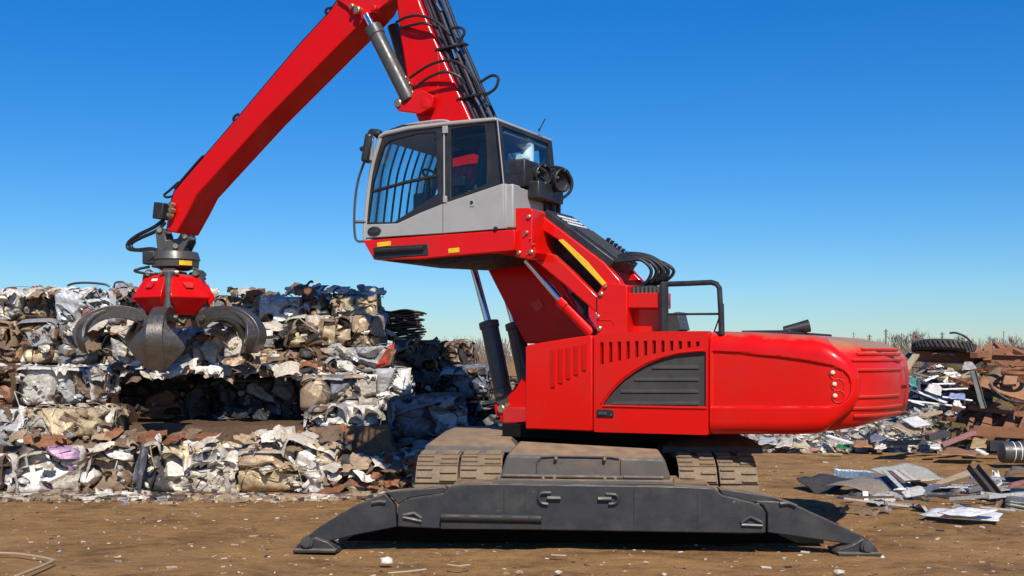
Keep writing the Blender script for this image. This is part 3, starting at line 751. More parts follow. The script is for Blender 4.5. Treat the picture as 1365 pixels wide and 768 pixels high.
# hose loops between tray and tower
for i in range(9):
    v = 1.30 - i*.085; dx = (i % 3)*6 + i*2.2 - 4; hh = (i*5 % 4)*3
    pts = [(810, 350 - hh*.3), (838, 347 - hh), (858 + dx*.6, 347 - hh*.5), (872 + dx, 360), (866 + dx*.8, 375), (850 + dx*.35, 385), (848 + i*3.2, 398)]
    mb = MB(); mb.tube([mp(x, y, v - .15*(k/6)) for k, (x, y) in enumerate(pts)], .021, 10, smooth_path=8); mb.build('hose', M['hose'], tray)
mb = MB(); mb.box((mp(858, 386, 1.0).x, 1.0, mp(858, 386, 1.0).z), (.42, .5, .06)); mb.build('hose_manifold', M['black'], machine, .01)
for k in range(7):
    p = mp(845 + k*5.5, 388, 1.27); mb = MB(); mb.lathe(p - Vector((0, 0, .05)), (0, 0, 1), [(0, .022), (.1, .022)], 8); mb.build('hose_fitting', M['steel'], machine)
# tower
tw = [(805, 378), (823, 378), (836, 380), (836, 446), (795, 448), (795, 392)]
mb = MB(); mplate(tw, 1.42, 1.0, None, None, mbs=mb); twr = mb.build('arm_tower', M['red'], machine, .015)
for (x, y, r) in ((807, 382, .02), (801, 392, .03), (797, 422, .025), (799, 438, .03)):
    p = mp(x, y, 1.43); mb = MB(); mb.lathe(p - Vector((0, .03, 0)), (0, 1, 0), [(0, r), (.04, r), (.05, r*.6)], 14); mb.build('pin', M['bolt'], twr)
mb = MB(); mb.tube([mp(797, 427, 1.42), mp(815, 427, 1.42), mp(819, 430, 1.42), mp(818, 433, 1.42)], .008, 6); mb.build('weld_seam', M['red'], twr)
mb = MB(); mplate([(835, 391), (886.5, 390), (886.5, 411), (836, 411)], 1.38, .20, None, None, mbs=mb); mb.build('valve_cover', M['red'], machine, .012)
mb = MB(); mplate([(836, 411), (879, 411), (879, 448), (836, 448)], 1.22, .12, None, None, mbs=mb); mb.build('valve_housing', M['red'], machine, .012)
# small jack under the cab carrier
a, b, c = mp(702, 347, 1.20), mp(747, 400, 1.20), mp(791, 446, 1.20)
mb = MB(); mb.tube([b, c], .07, 18); mb.lathe(b, (c-b), [(0, .06), (.01, .085), (.12, .085), (.13, .07)], 20); jk = mb.build('cab_cylinder', M['red'], machine)
mb = MB(); mb.tube([a, b], .042, 16); mb.build('rod', M['chrome'], jk)
for pts in ([(762, 392), (775, 405), (782, 418), (780, 430)], [(768, 392), (782, 410), (774, 430)]):
    mb = MB(); mb.tube([mp(x, y, .55) for x, y in pts], .03, 8, smooth_path=6); mb.build('hose', M['hose'], machine)
# handrail on the deck
VH = 1.40
mb = MB(); mb.tube([mp(885, 446, VH), mp(885, 379, VH)], .052, 12); mb.tube([mp(962, 446, VH), mp(961, 405, VH)], .034, 12)
mb.tube([mp(882, 379, VH), mp(915, 378, VH), mp(948, 376.5, VH), mp(955, 378.5, VH), mp(959, 384, VH), mp(961, 420, VH), mp(962, 446, VH)], .030, 12)
mb.tube([mp(886, 419, VH), mp(961, 418.5, VH)], .013, 8); mb.tube([mp(960, 420, VH), mp(951, 445, VH-.2)], .009, 6)
mb.build('handrail', M['black'], machine)
mb = MB(); a = mp(897, 432, .6); mb.box(a, (.28, .3, .22), Matrix.Rotation(R(14), 3, 'Y')); mb.tube([mp(900, 425, .6), mp(912, 430, .6), mp(908, 443, .6)], .02, 8); mb.build('filler_box', M['steel'], machine, .02)

# ---------------------------------------------------------------- undercarriage (yawed 2 degrees)
PSI = R(2.0); CB = Vector((.80, 11.81, 0)); rv = Vector((math.cos(PSI), -math.sin(PSI), 0)); bv = Vector((math.sin(PSI), math.cos(PSI), 0))
def bp(px, py, t=0.0):
    a = (px-CX)/F; base_ = CB + bv*t
    d = base_.dot(bv)/(a*bv.x + bv.y)
    p = Vector((a*d, d, 0)); return ((p - base_).dot(rv), EYE - (py-HZ)/F*d)
def U(s, t, z): return w2l(CB + rv*s + bv*t + Vector((0, 0, z)))
def uplate(pts, t, th, mb, holes=()):
    P = [bp(x, y, t) for x, y in pts]
    mb.plate(P, [[bp(x, y, t) for x, y in h] for h in holes], U(0, t, 0), U(1, t, 0)-U(0, t, 0), (0, 0, 1), U(0, t + th, 0) - U(0, t, 0))
def ubox(mb, s0, s1, t0, t1, z0, z1):
    P = [U(s, t, z) for s in (s0, s1) for t in (t0, t1) for z in (z0, z1)]
    mb.add(P, [(0,1,3,2),(4,6,7,5),(0,4,5,1),(2,3,7,6),(0,2,6,4),(1,5,7,3)])
blade = MB()
main = [(530, 702.5), (530, 675), (545, 665), (592, 658), (599, 650), (614, 645.5), (655, 644.5), (760, 646), (900, 648), (952, 650.5), (963, 660), (1004, 670), (1016, 676), (1021, 684), (1021, 711), (995, 711.5), (760, 707.5), (575, 704.5)]
uplate(main, 0, .16, blade)
blade.add([U(*p) for p in ((bp(600, 650)[0], .16, bp(600, 651)[1]), (bp(952, 651)[0], .16, bp(952, 652)[1]), (bp(945, 650)[0], .75, bp(945, 648)[1] + .03), (bp(607, 648)[0], .75, bp(607, 648)[1] + .03))], [(0, 1, 2, 3)])
ubox(blade, bp(610, 650)[0], bp(945, 650)[0], .17, .74, .30, .70)
bl = blade.build('stabiliser_blade', M['blade'], machine, .014)
mb = MB(); ubox(mb, -2.75, 2.6, .52, .70, .01, .30); mb.build('under_blade_shade', M['shade_black'], machine, .01)  # added black slab standing in for the shade under the blade
lg = MB(); uplate([(527, 674), (513, 657), (470, 676), (425, 703), (405, 719), (392, 731), (410, 735), (437, 722), (480, 712), (529, 702.5)], .03, .12, lg)
uplate([(513, 656.5), (592, 648.5), (597, 652), (590, 658), (545, 664), (531, 673), (523, 664)], .05, .20, lg)
L1 = lg.build('stabiliser_leg', M['blade'], machine, .012)
lg = MB(); uplate([(1023, 684), (1017, 674), (1006, 668), (1034, 668), (1060, 673), (1110, 696), (1150, 715), (1166, 728), (1172, 736), (1150, 740), (1133, 726), (1080, 718), (1023, 710)], .03, .12, lg)
uplate([(958, 651), (1000, 657), (1032, 662), (1061, 673), (1050, 673.5), (1034, 667), (1008, 671), (963, 660)], .05, .20, lg)
L2 = lg.build('stabiliser_leg', M['blade'], machine, .012)
for par, pts, pc in ((L1, [(392, 735), (396, 730), (404, 723), (420, 717), (436, 722), (448, 731), (452, 736)], (410.5, 722)), (L2, [(1112, 738), (1120, 731), (1135, 727), (1150, 718), (1162, 725), (1173, 738)], (1153.5, 728))):
    mb = MB(); uplate(pts, -.03, .24, mb); ft = mb.build('foot', M['blade'], par, .012)
    s0, s1 = bp(pts[0][0]-2, 735)[0], bp(pts[-1][0]+2, 735)[0]
    mb = MB(); ubox(mb, s0 + .03, s1 - .03, -.12, .34, -.01, .02); mb.build('foot_pad', M['blade'], par, .006)
    s, z = bp(*pc); mb = MB(); q0 = U(s, -.04, z); dn = U(s, -1, z) - U(s, 0, z)
    mb.lathe(q0, dn, [(0, .065), (.03, .065), (.031, .045), (.06, .045), (.062, .02)], 18); mb.build('pin', M['steel'], par)
# bar, hooks, bracket detail on the blade
mb = MB(); s0, z0 = bp(588, 688); s1, z1 = bp(722, 690.5)
mb.tube([U(s0, -.05, z0), U(s1, -.05, z1)], .045, 14); ubox(mb, s0, s1, -.05, 0.01, z0 - .13, z0 - .02)
mb.build('step_bar', M['undark'], bl, .006)
def lug(x0, y0, x1, y1, flip):
    mb = MB(); s0, z0 = bp(x0, y0); s1, z1 = bp(x1, y1); zc = (z0+z1)/2; h = abs(z0-z1)
    e = s0 if not flip else s1; f = s1 if not flip else s0; k = 1 if not flip else -1
    mb.tube([U(e + .13*k, -.02, zc + h*.45), U(e + .03*k, -.02, zc + h*.4), U(e, -.02, zc), U(e + .03*k, -.02, zc - h*.4), U(e + .10*k, -.02, zc - h*.5)], .018, 8, smooth_path=4)
    mb.tube([U(f, -.02, zc), U(f - .14*k, -.02, zc)], .024, 8)
    mb.build('lug', M['blade'], bl)
lug(718, 656, 747, 672, False); lug(797, 658, 824, 672, True)
for pts in ([(537, 687), (552, 684), (562, 691)], [(988, 697), (1000, 689), (1016, 697)]):
    mb = MB()
    mb.tube([U(*((lambda q: (q[0], -.012, q[1]))(bp(x, y)))) for x, y in pts], .02, 6); a = bp(*pts[0]); c = bp(*pts[2]); mb.tube([U(a[0], -.012, a[1] - .02), U(c[0], -.012, c[1] - .03)], .018, 6)
    mb.build('weld_bracket', M['blade'], bl)
for pts in ([(495, 671), (506, 669), (514, 670)], [(1040, 672), (1052, 671), (1062, 675)]):
    mb = MB(); mb.tube([U(*((lambda q: (q[0], .015, q[1]))(bp(x, y)))) for x, y in pts], .022, 6); mb.build('weld_bracket', M['blade'], bl)
for x, y0, y1 in ((672, 650, 683), (845, 652, 700), (700, 650, 682), (930, 655, 705)):
    mb = MB(); mb.tube([U(*((lambda q: (q[0], .001, q[1]))(bp(x, y)))) for y in (y0, y1)], .007, 6); mb.build('weld_seam', M['blade'], bl)
# tool box on the blade
mb = MB()
def frame(t, pts): return [U(*(lambda q: (q[0], t, q[1]))(bp(x, y, t))) for x, y in pts]
mb.loft([frame(.10, [(663, 642), (896, 643), (896, 641), (663, 640)]), frame(.10, [(663, 640), (896, 641.5), (889, 611), (675, 606)][0:4]), frame(.62, [(680, 622), (884, 622), (880, 597), (690, 588)])], cap=True)
mb = MB()
fr = frame(.12, [(664, 640), (896, 641), (886, 611), (675, 606)]); bk = frame(.62, [(690, 622), (882, 622), (878, 598), (692, 587)])
mb.loft([fr, bk]); tb = mb.build('tool_box', M['cover'], machine, .035, segs=3)
mb = MB(); fr = frame(.05, [(655, 644.5), (899, 647), (896, 641), (664, 639)]); bk = frame(.3, [(655, 640), (899, 641), (899, 636), (664, 634)]); mb.loft([fr, bk]); mb.build('box_flange', M['cover'], tb, .01)
for (x, y) in ((741, 611), (806, 612), (724, 637.5), (739, 637.5), (806, 638), (820, 638.5)):
    s, z = bp(x, y, .08); mb = MB(); mb.lathe(U(s, .12, z), U(0, -1, 0)-U(0, 0, 0), [(0, .022), (.05, .02), (.06, .01)], 10); mb.build('bolt', M['bolt'], tb)
mb = MB()
for pts in ([(716, 637), (716, 615), (722, 609), (740, 608), (812, 609), (826, 611)], [(828, 612), (829, 640)]):
    mb.tube(frame(.105, pts), .010, 6)
mb.build('panel_seam', M['cover'], tb)
mb = MB()
for pts in ([(670, 634), (830, 636.5)], [(831, 636), (884, 637)]): mb.tube(frame(.10, pts), .018, 6)
mb.build('edge_rail', M['cover'], tb)
# rear stabiliser box, mirrored at the far end of the tracks
mb = MB(); mb.loft([[U(*p) for p in ((-2.0, 5.3, .3), (2.1, 5.3, .3), (2.1, 5.3, .74), (-2.0, 5.3, .74))], [U(*p) for p in ((-1.7, 5.9, .35), (1.9, 5.9, .35), (1.9, 5.9, .93), (-1.7, 5.9, .93))]])
mb = MB(); prof_ = [(-1.98, .30), (2.1, .30), (2.1, .62), (1.85, .90), (-.85, .90), (-1.25, .93), (-1.80, .93), (-1.98, .74)]
mb.plate(prof_, [], U(0, 5.25, 0), U(1, 5.25, 0)-U(0, 5.25, 0), (0, 0, 1), U(0, 6.0, 0)-U(0, 5.25, 0)); mb.build('rear_stabiliser', M['cover'], machine, .05)
# tracks
def track(sx0, sx1):
    s_c = (sx0+sx1)/2; wd = sx1-sx0; rad = .45; t0, t1 = .52 + rad, 4.4 - rad; zc = .465
    path = []; Lst = t1 - t0; per = 2*Lst + 2*math.pi*rad; n = 40
    def pos(d):
        d %= per
        if d < Lst: return (t1 - d, zc + rad, 0.0)                       # top, moving forward
        d -= Lst
        if d < math.pi*rad: a = math.pi/2 + d/rad; return (t0 + rad*math.cos(a), zc + rad*math.sin(a), a - math.pi/2)
        d -= math.pi*rad
        if d < Lst: return (t0 + d, zc - rad, math.pi)
        d -= Lst; a = -math.pi/2 + d/rad; return (t1 + rad*math.cos(a), zc + rad*math.sin(a), a + math.pi/2 + math.pi)
    root = MB(); ubox(root, s_c - wd*.30, s_c + wd*.30, t0, t1, zc - .3, zc + .3)
    for tt in (t0, t1): root.lathe(U(s_c - wd*.28, tt, zc), U(1, 0, 0)-U(0, 0, 0), [(0, .40), (wd*.56, .40)], 32)
    tk = root.build('track', M['undark'], machine, .02)
    mesh = None
    for i in range(n):
        t, z, ang = pos((i + .5)*per/n)
        if mesh is None or True:
            mb = MB(); Lp = per/n
            # local: x along track, y across, h outward
            ca, sa = math.cos(ang), math.sin(ang)
            tx, tz = -ca, -sa; nx, nz = -sa, ca
            def W(a, s, h): return U(s_c + s, t + tx*a + nx*h, z + tz*a + nz*h)
            def bx(a0, a1, s0, s1, h0, h1):
                P = [W(a, s, h) for a in (a0, a1) for s in (s0, s1) for h in (h0, h1)]
                mb.add(P, [(0,1,3,2),(4,6,7,5),(0,4,5,1),(2,3,7,6),(0,2,6,4),(1,5,7,3)])
            for side in (-1, 1):
                e0, e1 = (-wd/2, -.012) if side < 0 else (.012, wd/2)
                bx(-Lp*.52, Lp*.44, e0, e1, -.02, .022)
                w_ = e1-e0
                for q in (-.38, .08):
                    bx(Lp*q, Lp*(q + .13), e0 + w_*.03, e0 + w_*.40, .022, .05)
                    bx(Lp*(q + .2), Lp*(q + .33), e0 + w_*.58, e0 + w_*.97, .022, .05)
            ob = mb.build('track_shoe', M['track'], tk, .006)
    return tk
l0, l1 = bp(554, 620, .6)[0], bp(669, 620, .6)[0]; r0, r1 = bp(905, 625, .6)[0], bp(1010, 625, .6)[0]
track(l0, l1); track(r0, r1)
for s0, s1 in ((bp(566, 590, 1.3)[0], bp(689, 590, 1.3)[0]), (bp(880, 590, 1.5)[0], bp(1012, 590, 1.5)[0])):
    mb = MB(); sm_ = (s0+s1)/2
    q = lambda o, z: [U(s0 + o, 1.25 + o*1.6, z), U(s1 - o*.5, 1.25 + o*1.6, z), U(s1 - o*.5, 3.9, z), U(s0 + o, 3.9, z)]
    lo, md_, hi = q(0, .93), q(.01, 1.01), q(.16, 1.075)
    mb.loft([lo, md_, hi]); mb.build('track_cover', M['cover'], machine, .012)

# ---------------------------------------------------------------- the grab hanging from the stick
gc = mp(229, 315, -.2); 
def ml(p): return Vector((O.x + p.x*fX + p.y*lX, O.y + p.x*fY + p.y*lY, p.z))
gw = ml(gc); GX, GY = gw.x, gw.y
def gz(y): return EYE - (y-HZ)/F*GY
grab = empty('scrap_grab', (GX, GY, gz(350)))
tag(grab, 'open five tined steel scrap grab with red housing hanging from the stick', 'grab')
def GB(name, mb, mat, bevel=.006, par=grab, smooth=30):
    for i in range(len(mb.v)):
        x, y, z = mb.v[i]; mb.v[i] = (x, y, z - gz(350))
    return mb.build(name, mat, par, bevel, smooth)
gs = GY/F
mb = MB()                                              # link and rotator
for s in (-1, 1):
    mb.plate([(-.16, gz(340)), (-.20, gz(310)), (-.13, gz(303)), (-.05, gz(312)), (-.02, gz(322)), (.16, gz(320)), (.22, gz(312)), (.32, gz(312)), (.34, gz(322)), (.22, gz(342))], [], (0, s*.2 - .03, 0), (1, 0, 0), (0, 0, 1), (0, .06, 0))
mb.box((.08, 0, gz(338)), (.34, .36, .14)); GB('hanger_link', mb, M['steel'], .012)
for (x, y) in ((-.12, 309), (.14, 330), (.28, 317)):
    mb = MB(); mb.lathe((x, -.27, gz(y)), (0, 1, 0), [(0, .04), (.02, .05), (.52, .05), (.54, .04)], 16); GB('pin', mb, M['bolt'], 0)
mb = MB(); mb.lathe((.06, 0, gz(361)), (0, 0, 1), [(0, .20), (.04, .30), (.05, .37), (.16, .38), (.17, .40), (.30, .36), (.32, .22), (.38, .2)], 40); GB('rotator', mb, M['steel'])
mb = MB(); mb.box((-.30, -.14, gz(345)), (.2, .25, .22)); GB('rotator_motor', mb, M['black'], .02)
mb = MB(); mb.prism([(-.38, -.25, gz(352)), (-.36, -.27, gz(352)), (.02, -.36, gz(333)), (.02, -.33, gz(331))], (0, .03, 0)); GB('brace', mb, M['steel'])
mb = MB()
for k in range(9):
    a = R(-65 + k*3.6); 
    mb.prism([(.06 + .386*math.sin(a+R(20)+R(90)*0 + .55), -.386*math.cos(a + .9), gz(356)), ] * 3 if False else [(.06 + .388*math.cos(a), .388*math.sin(a), gz(355.5)), (.06 + .388*math.cos(a + R(3.7)), .388*math.sin(a + R(3.7)), gz(355.5)), (.06 + .388*math.cos(a + R(3.7)), .388*math.sin(a + R(3.7)), gz(349.5)), (.06 + .388*math.cos(a), .388*math.sin(a), gz(349.5))], (math.cos(a)*.006, math.sin(a)*.006, 0))
GB('warning_sticker', mb, M['yellow'], 0)
for pts in ([(-.3, -.2, 357), (-.48, -.2, 360), (-.52, -.25, 363), (-.35, -.3, 366), (-.15, -.25, 366)], [(.28, -.15, 358), (.45, -.15, 360), (.48, -.18, 366), (.36, -.2, 369), (.2, -.2, 367)], [(.3, .1, 371), (.48, .1, 371), (.53, .1, 371)]):
    mb = MB(); mb.tube([(x, y, gz(z)) for x, y, z in pts], .022, 8, smooth_path=6); GB('hose', mb, M['hose'], 0)
# five housings and five tines
HUBX = .06
mb = MB(); mb.lathe((HUBX, 0, gz(424)), (0, 0, 1), [(0, .3), (.1, .38), (.35, .38), (.62, .2), (.75, .18)], 30); GB('hub', mb, M['undark'])
for k in range(5):
    ang = R(-90 + 4 + 72*k); gap = ang + R(36)
    er = Vector((math.cos(ang), math.sin(ang), 0)); et = Vector((-math.sin(ang), math.cos(ang), 0)); c0 = Vector((HUBX, 0, 0))
    # housing plates fill the gap to the next tine
    g = Vector((math.cos(gap), math.sin(gap), 0)); gt = Vector((-math.sin(gap), math.cos(gap), 0))
    def HP(r, w, y): return [c0 + g*r - gt*w + Vector((0, 0, gz(y))), c0 + g*r + gt*w + Vector((0, 0, gz(y)))]
    L_ = [HP(.30, .16, 367), HP(.42, .24, 371), HP(.60, .34, 398), HP(.40, .16, 421)]
    mb = MB(); inn = [HP(.18, .12, 367), HP(.30, .2, 372), HP(.46, .30, 398), HP(.30, .12, 419)]
    mb.loft([[a, b, d, c] for (a, b), (c, d) in zip(L_, inn)])
    hs = GB('housing', mb, M['red_plain'], .014)
    mb = MB(); q = c0 + g*.525 + Vector((0, 0, gz(382.5))); n2 = (g*.34 + Vector((0, 0, .24))).normalized(); d2 = Vector((g.x*.18, g.y*.18, gz(398)-gz(371))).normalized()
    mb.prism([q - gt*.10 - d2*.05, q + gt*.10 - d2*.05, q + gt*.06 + d2*.05, q - gt*.06 + d2*.05], n2*.01)
    GB('window_plate', mb, M['red_worn'], 0)
    # cylinder
    a, b = c0 + er*.42 + Vector((0, 0, gz(366))), c0 + er*.50 + Vector((0, 0, gz(420)))
    mb = MB(); mb.tube([a, b], .085, 18); mb.lathe(a - et*.09, et, [(0, .07), (.18, .07)], 14); mb.lathe(a + (b-a)*.82, b-a, [(0, .095), (.1, .095)], 18)
    cyl = GB('tine_cylinder', mb, M['steel'], 0)
    mb = MB(); mb.tube([b, b + (b-a).normalized()*.12], .05, 12)
    for s in (-1, 1): mb.lathe(a + et*s*.10 - er*-.02, et*s, [(0, .045), (.05, .04)], 12)
    GB('pin', mb, M['bolt'], 0)
    # tine: outer curve (r, y) ; spine with leaf cheeks
    if k == 0:
        out = [(.42, 428), (.50, 416), (.72, 412), (.96, 413), (1.18, 420), (1.34, 432), (1.42, 445), (1.42, 458), (1.37, 472), (1.30, 486), (1.26, 493)]
        inn = [(.48, 440), (.56, 432), (.74, 428), (.93, 429), (1.07, 434), (1.17, 443), (1.23, 452), (1.26, 463), (1.26, 475), (1.24, 487), (1.23, 493)]
    else:
        out = [(.42, 426), (.52, 415), (.76, 409.5), (1.02, 409), (1.26, 415), (1.44, 425), (1.54, 437), (1.57, 448), (1.53, 459), (1.46, 467), (1.42, 471)]
        inn = [(.48, 438), (.58, 431), (.78, 426), (1.00, 425.5), (1.16, 430), (1.28, 437), (1.35, 444), (1.39, 452), (1.40, 460), (1.395, 467), (1.39, 471)]
    wsp = [.12, .12, .12, .12, .122, .125, .13, .135, .14, .13, .11]
    leaf = [.0, .0, .0, .0, .0, .05, .20, .29, .19, .07, .02] if k == 0 else [.0, .0, .0, .0, .02, .07, .13, .16, .13, .07, .03]
    P1 = spline([Vector((r, 0, y)) for r, y in out], 4); P2 = spline([Vector((r, 0, y)) for r, y in inn], 4)
    W1 = spline([Vector((w, l, 0)) for w, l in zip(wsp, leaf)], 4)
    mb = MB(); rings = []
    for p, q, w in zip(P1, P2, W1):
        a = c0 + er*p.x + Vector((0, 0, gz(p.z))); b = c0 + er*q.x + Vector((0, 0, gz(q.z)))
        rings.append([a - et*w.x, a + et*w.x, b + et*w.x*.9, b - et*w.x*.9])
    mb.loft(rings); tn = GB('tine', mb, M['grabsteel'], .012)
    mb = MB()
    for s in (-1, 1):
        rg = []
        for p, q, w in list(zip(P1, P2, W1))[13:]:
            l = max(.004, w.y); a = c0 + er*p.x + Vector((0, 0, gz(p.z))); b = c0 + er*q.x + Vector((0, 0, gz(q.z)))
            m_ = a*.75 + b*.25; dn = (b-a).normalized()
            base1 = m_ + et*s*w.x*.97; tip1 = base1 + et*s*l + dn*l*.55
            rg.append([base1, tip1, tip1 + dn*.04, base1 + dn*.05])
        mb.loft(rg)
    GB('tine_cheek', mb, M['grabsteel'], .006, tn if False else grab)
    mb = MB(); p = c0 + er*.56 + Vector((0, 0, gz(425))); mb.lathe(p - et*.17, et, [(0, .045), (.01, .05), (.33, .05), (.34, .045)], 16); GB('pin', mb, M['steel'], 0)
mb = MB(); gap = R(-90 + 4 + 72*4 + 36); g = Vector((math.cos(gap), math.sin(gap), 0)); gt = Vector((-math.sin(gap), math.cos(gap), 0)); c0 = Vector((HUBX, 0, 0))
d2 = Vector((g.x*.18, g.y*.18, gz(398)-gz(371))).normalized(); n2 = (g*.33 + Vector((0, 0, .18))).normalized()
q = c0 + g*.448 + Vector((0, 0, gz(374))) + n2*.004
for k in range(4): 
    p = q - gt*.02 + gt*(k*.035); mb.prism([p, p + gt*.024, p + gt*.024 + d2*.045, p + d2*.045], n2*.006)
GB('plate_number', mb, M['white'], 0)
# ================================================================== SETTING
# ground: one sheet, dense near the camera, running out to the horizon
def groundh(x, y):
    h = .030*noise.noise(Vector((x*.45, y*.45, 0))) + .016*noise.noise(Vector((x*1.6, y*2.6, 3.1))) + .008*noise.noise(Vector((x*5, y*7, 7)))
    h += .022*noise.noise(Vector((x*.30 + 9, y*2.1, 1.5))) + .010*(abs(noise.noise(Vector((x*.8, y*3.7, 5.5))))) + .007*noise.noise(Vector((x*9, y*9, 2)))
    return h - .030
xs = [-500, -250, -120, -60, -35, -22] + [-16 + .11*i for i in range(292)] + [20, 30, 50, 90, 160, 300, 500]
ys = [-60, -20, -4, 4, 7] + [9 + .085*i for i in range(180)] + [24.6 + .4*i for i in range(30)] + [40, 50, 70, 100, 160, 300, 700, 1500]
G = MB()
V = []
for y in ys:
    for x in xs:
        k = 1 if (-16.5 < x < 16.5 and 8 < y < 30) else 0
        V.append((x, y, groundh(x, y)*k if k else -.02))
nx = len(xs); Fs = [(j*nx+i, j*nx+i+1, (j+1)*nx+i+1, (j+1)*nx+i) for j in range(len(ys)-1) for i in range(nx-1)]
me = bpy.data.meshes.new('ground'); me.from_pydata(V, [], Fs); me.polygons.foreach_set('use_smooth', [True]*len(me.polygons))
ground = bpy.data.objects.new('ground', me); col.objects.link(ground); ground['kind'] = 'structure'
m, nt, b = nm('yard_dirt'); N = nt.nodes; L = nt.links
tc = N.new('ShaderNodeTexCoord'); mpn = N.new('ShaderNodeMapping'); mpn.inputs['Scale'].default_value = (.75, 1.3, 1); L.new(tc.outputs['Object'], mpn.inputs[0])
def NZ(scale, det, rough=.6, vec=None, dist=0):
    n = N.new('ShaderNodeTexNoise'); n.inputs['Scale'].default_value = scale; n.inputs['Detail'].default_value = det; n.inputs['Roughness'].default_value = rough; n.inputs['Distortion'].default_value = dist
    L.new(vec or mpn.outputs[0], n.inputs['Vector']); return n
n1 = NZ(.8, 12, .72, None, .8); n2 = NZ(5, 9, .75); n3 = NZ(45, 5, .7, tc.outputs['Object'])
cr = N.new('ShaderNodeValToRGB'); e = cr.color_ramp.elements
e[0].position = .36; e[0].color = (.105, .058, .026, 1); e[1].position = .66; e[1].color = (.46, .265, .108, 1)
x_ = e.new(.5); x_.color = (.315, .172, .066, 1)
mm = N.new('ShaderNodeMath'); mm.operation = 'MULTIPLY_ADD'; mm.inputs[1].default_value = .45; L.new(n2.outputs['Fac'], mm.inputs[0])
m2 = N.new('ShaderNodeMath'); m2.operation = 'MULTIPLY'; m2.inputs[1].default_value = .55; L.new(n1.outputs['Fac'], m2.inputs[0]); L.new(m2.outputs[0], mm.inputs[2])
L.new(mm.outputs[0], cr.inputs[0])
r3 = N.new('ShaderNodeMapRange'); r3.inputs[1].default_value = .3; r3.inputs[2].default_value = .7; r3.inputs[3].default_value = .72; r3.inputs[4].default_value = 1.2; L.new(n3.outputs['Fac'], r3.inputs[0])
mu = N.new('ShaderNodeMix'); mu.data_type = 'RGBA'; mu.blend_type = 'MULTIPLY'; mu.inputs[0].default_value = 1; L.new(cr.outputs[0], mu.inputs[6]); L.new(r3.outputs[0], mu.inputs[7])
# scattered pale grit
vo = N.new('ShaderNodeTexVoronoi'); vo.inputs['Scale'].default_value = 9; vo.inputs['Randomness'].default_value = 1; L.new(tc.outputs['Object'], vo.inputs['Vector'])
r4 = N.new('ShaderNodeMapRange'); r4.inputs[1].default_value = .05; r4.inputs[2].default_value = .10; r4.inputs[3].default_value = 1; r4.inputs[4].default_value = 0; L.new(vo.outputs['Distance'], r4.inputs[0])
sc_ = N.new('ShaderNodeSeparateColor'); L.new(vo.outputs['Color'], sc_.inputs[0])
gt_ = N.new('ShaderNodeMath'); gt_.operation = 'GREATER_THAN'; gt_.inputs[1].default_value = .72; L.new(sc_.outputs[0], gt_.inputs[0])
ml_ = N.new('ShaderNodeMath'); ml_.operation = 'MULTIPLY'; L.new(gt_.outputs[0], ml_.inputs[0]); L.new(r4.outputs[0], ml_.inputs[1])
mg = N.new('ShaderNodeMix'); mg.data_type = 'RGBA'; mg.inputs[7].default_value = (.50, .40, .29, 1); L.new(ml_.outputs[0], mg.inputs[0]); L.new(mu.outputs[2], mg.inputs[6])
n5 = NZ(.55, 7, .62, tc.outputs['Object'], 1.2); r5 = N.new('ShaderNodeMapRange'); r5.inputs[1].default_value = .60; r5.inputs[2].default_value = .68; r5.inputs[3].default_value = 0; r5.inputs[4].default_value = .55; L.new(n5.outputs['Fac'], r5.inputs[0])
md5 = N.new('ShaderNodeMix'); md5.data_type = 'RGBA'; md5.inputs[7].default_value = (.085, .055, .036, 1); L.new(r5.outputs[0], md5.inputs[0]); L.new(mg.outputs[2], md5.inputs[6])
L.new(md5.outputs[2], b.inputs['Base Color']); b.inputs['Roughness'].default_value = .95; b.inputs['Specular IOR Level'].default_value = .15
ad = N.new('ShaderNodeMath'); ad.operation = 'MULTIPLY_ADD'; ad.inputs[1].default_value = .4; L.new(n3.outputs['Fac'], ad.inputs[0]); L.new(n2.outputs['Fac'], ad.inputs[2])
bu = N.new('ShaderNodeBump'); bu.inputs['Strength'].default_value = .9; bu.inputs['Distance'].default_value = .06; L.new(ad.outputs[0], bu.inputs['Height']); L.new(bu.outputs[0], b.inputs['Normal'])
me.materials.append(m)

# ------------------------------------------------------------------ crumpled sheet metal
def crumple(mb, c, n, w, h, colr, rng, fold=.05, curl=.05, nx=7, ny=6, rot=None, up=Vector((0, 0, 1))):
    n = Vector(n).normalized()
    x = up.cross(n)
    if x.length < .1: x = Vector((1, 0, 0))
    x.normalize(); y = n.cross(x)
    a = rot if rot is not None else rng.uniform(-.6, .6)
    X = x*math.cos(a) + y*math.sin(a); Y = y*math.cos(a) - x*math.sin(a)
    ks = [(rng.uniform(0, math.pi), rng.uniform(1.2, 3.2), rng.random(), rng.uniform(.3, 1)) for _ in range(3)]
    sd = rng.random()*99
    V = []
    for j in range(ny):
        for i in range(nx):
            s = i/(nx-1) - .5; t = j/(ny-1) - .5
            e = 1 + .38*noise.noise(Vector((t*3 + sd, 1.7, s*1.0))); f = 1 + .38*noise.noise(Vector((s*3 + sd, 8.3, t*1.0)))
            k = 1 - .28*(abs(2*s)**3)*(abs(2*t)**3)*2*rng.random()
            hh = 0
            for (an, fr, ph, am) in ks:
                q = (s*math.cos(an) + t*math.sin(an))*fr + ph
                hh += am*(abs((q % 1) - .5)*2 - .5)
            hh = hh*fold - curl*((2*abs(s))**3 + (2*abs(t))**3)*.5 + fold*.5*noise.noise(Vector((s*5, t*5, sd)))
            V.append(c + X*(s*e*k*w) + Y*(t*f*k*h) + n*hh)
    ff = rng.uniform(.80, 1.10); cc = tuple(q*ff for q in colr)
    mb.add(V, [(j*nx+i, j*nx+i+1, (j+1)*nx+i+1, (j+1)*nx+i) for j in range(ny-1) for i in range(nx-1)], cc)

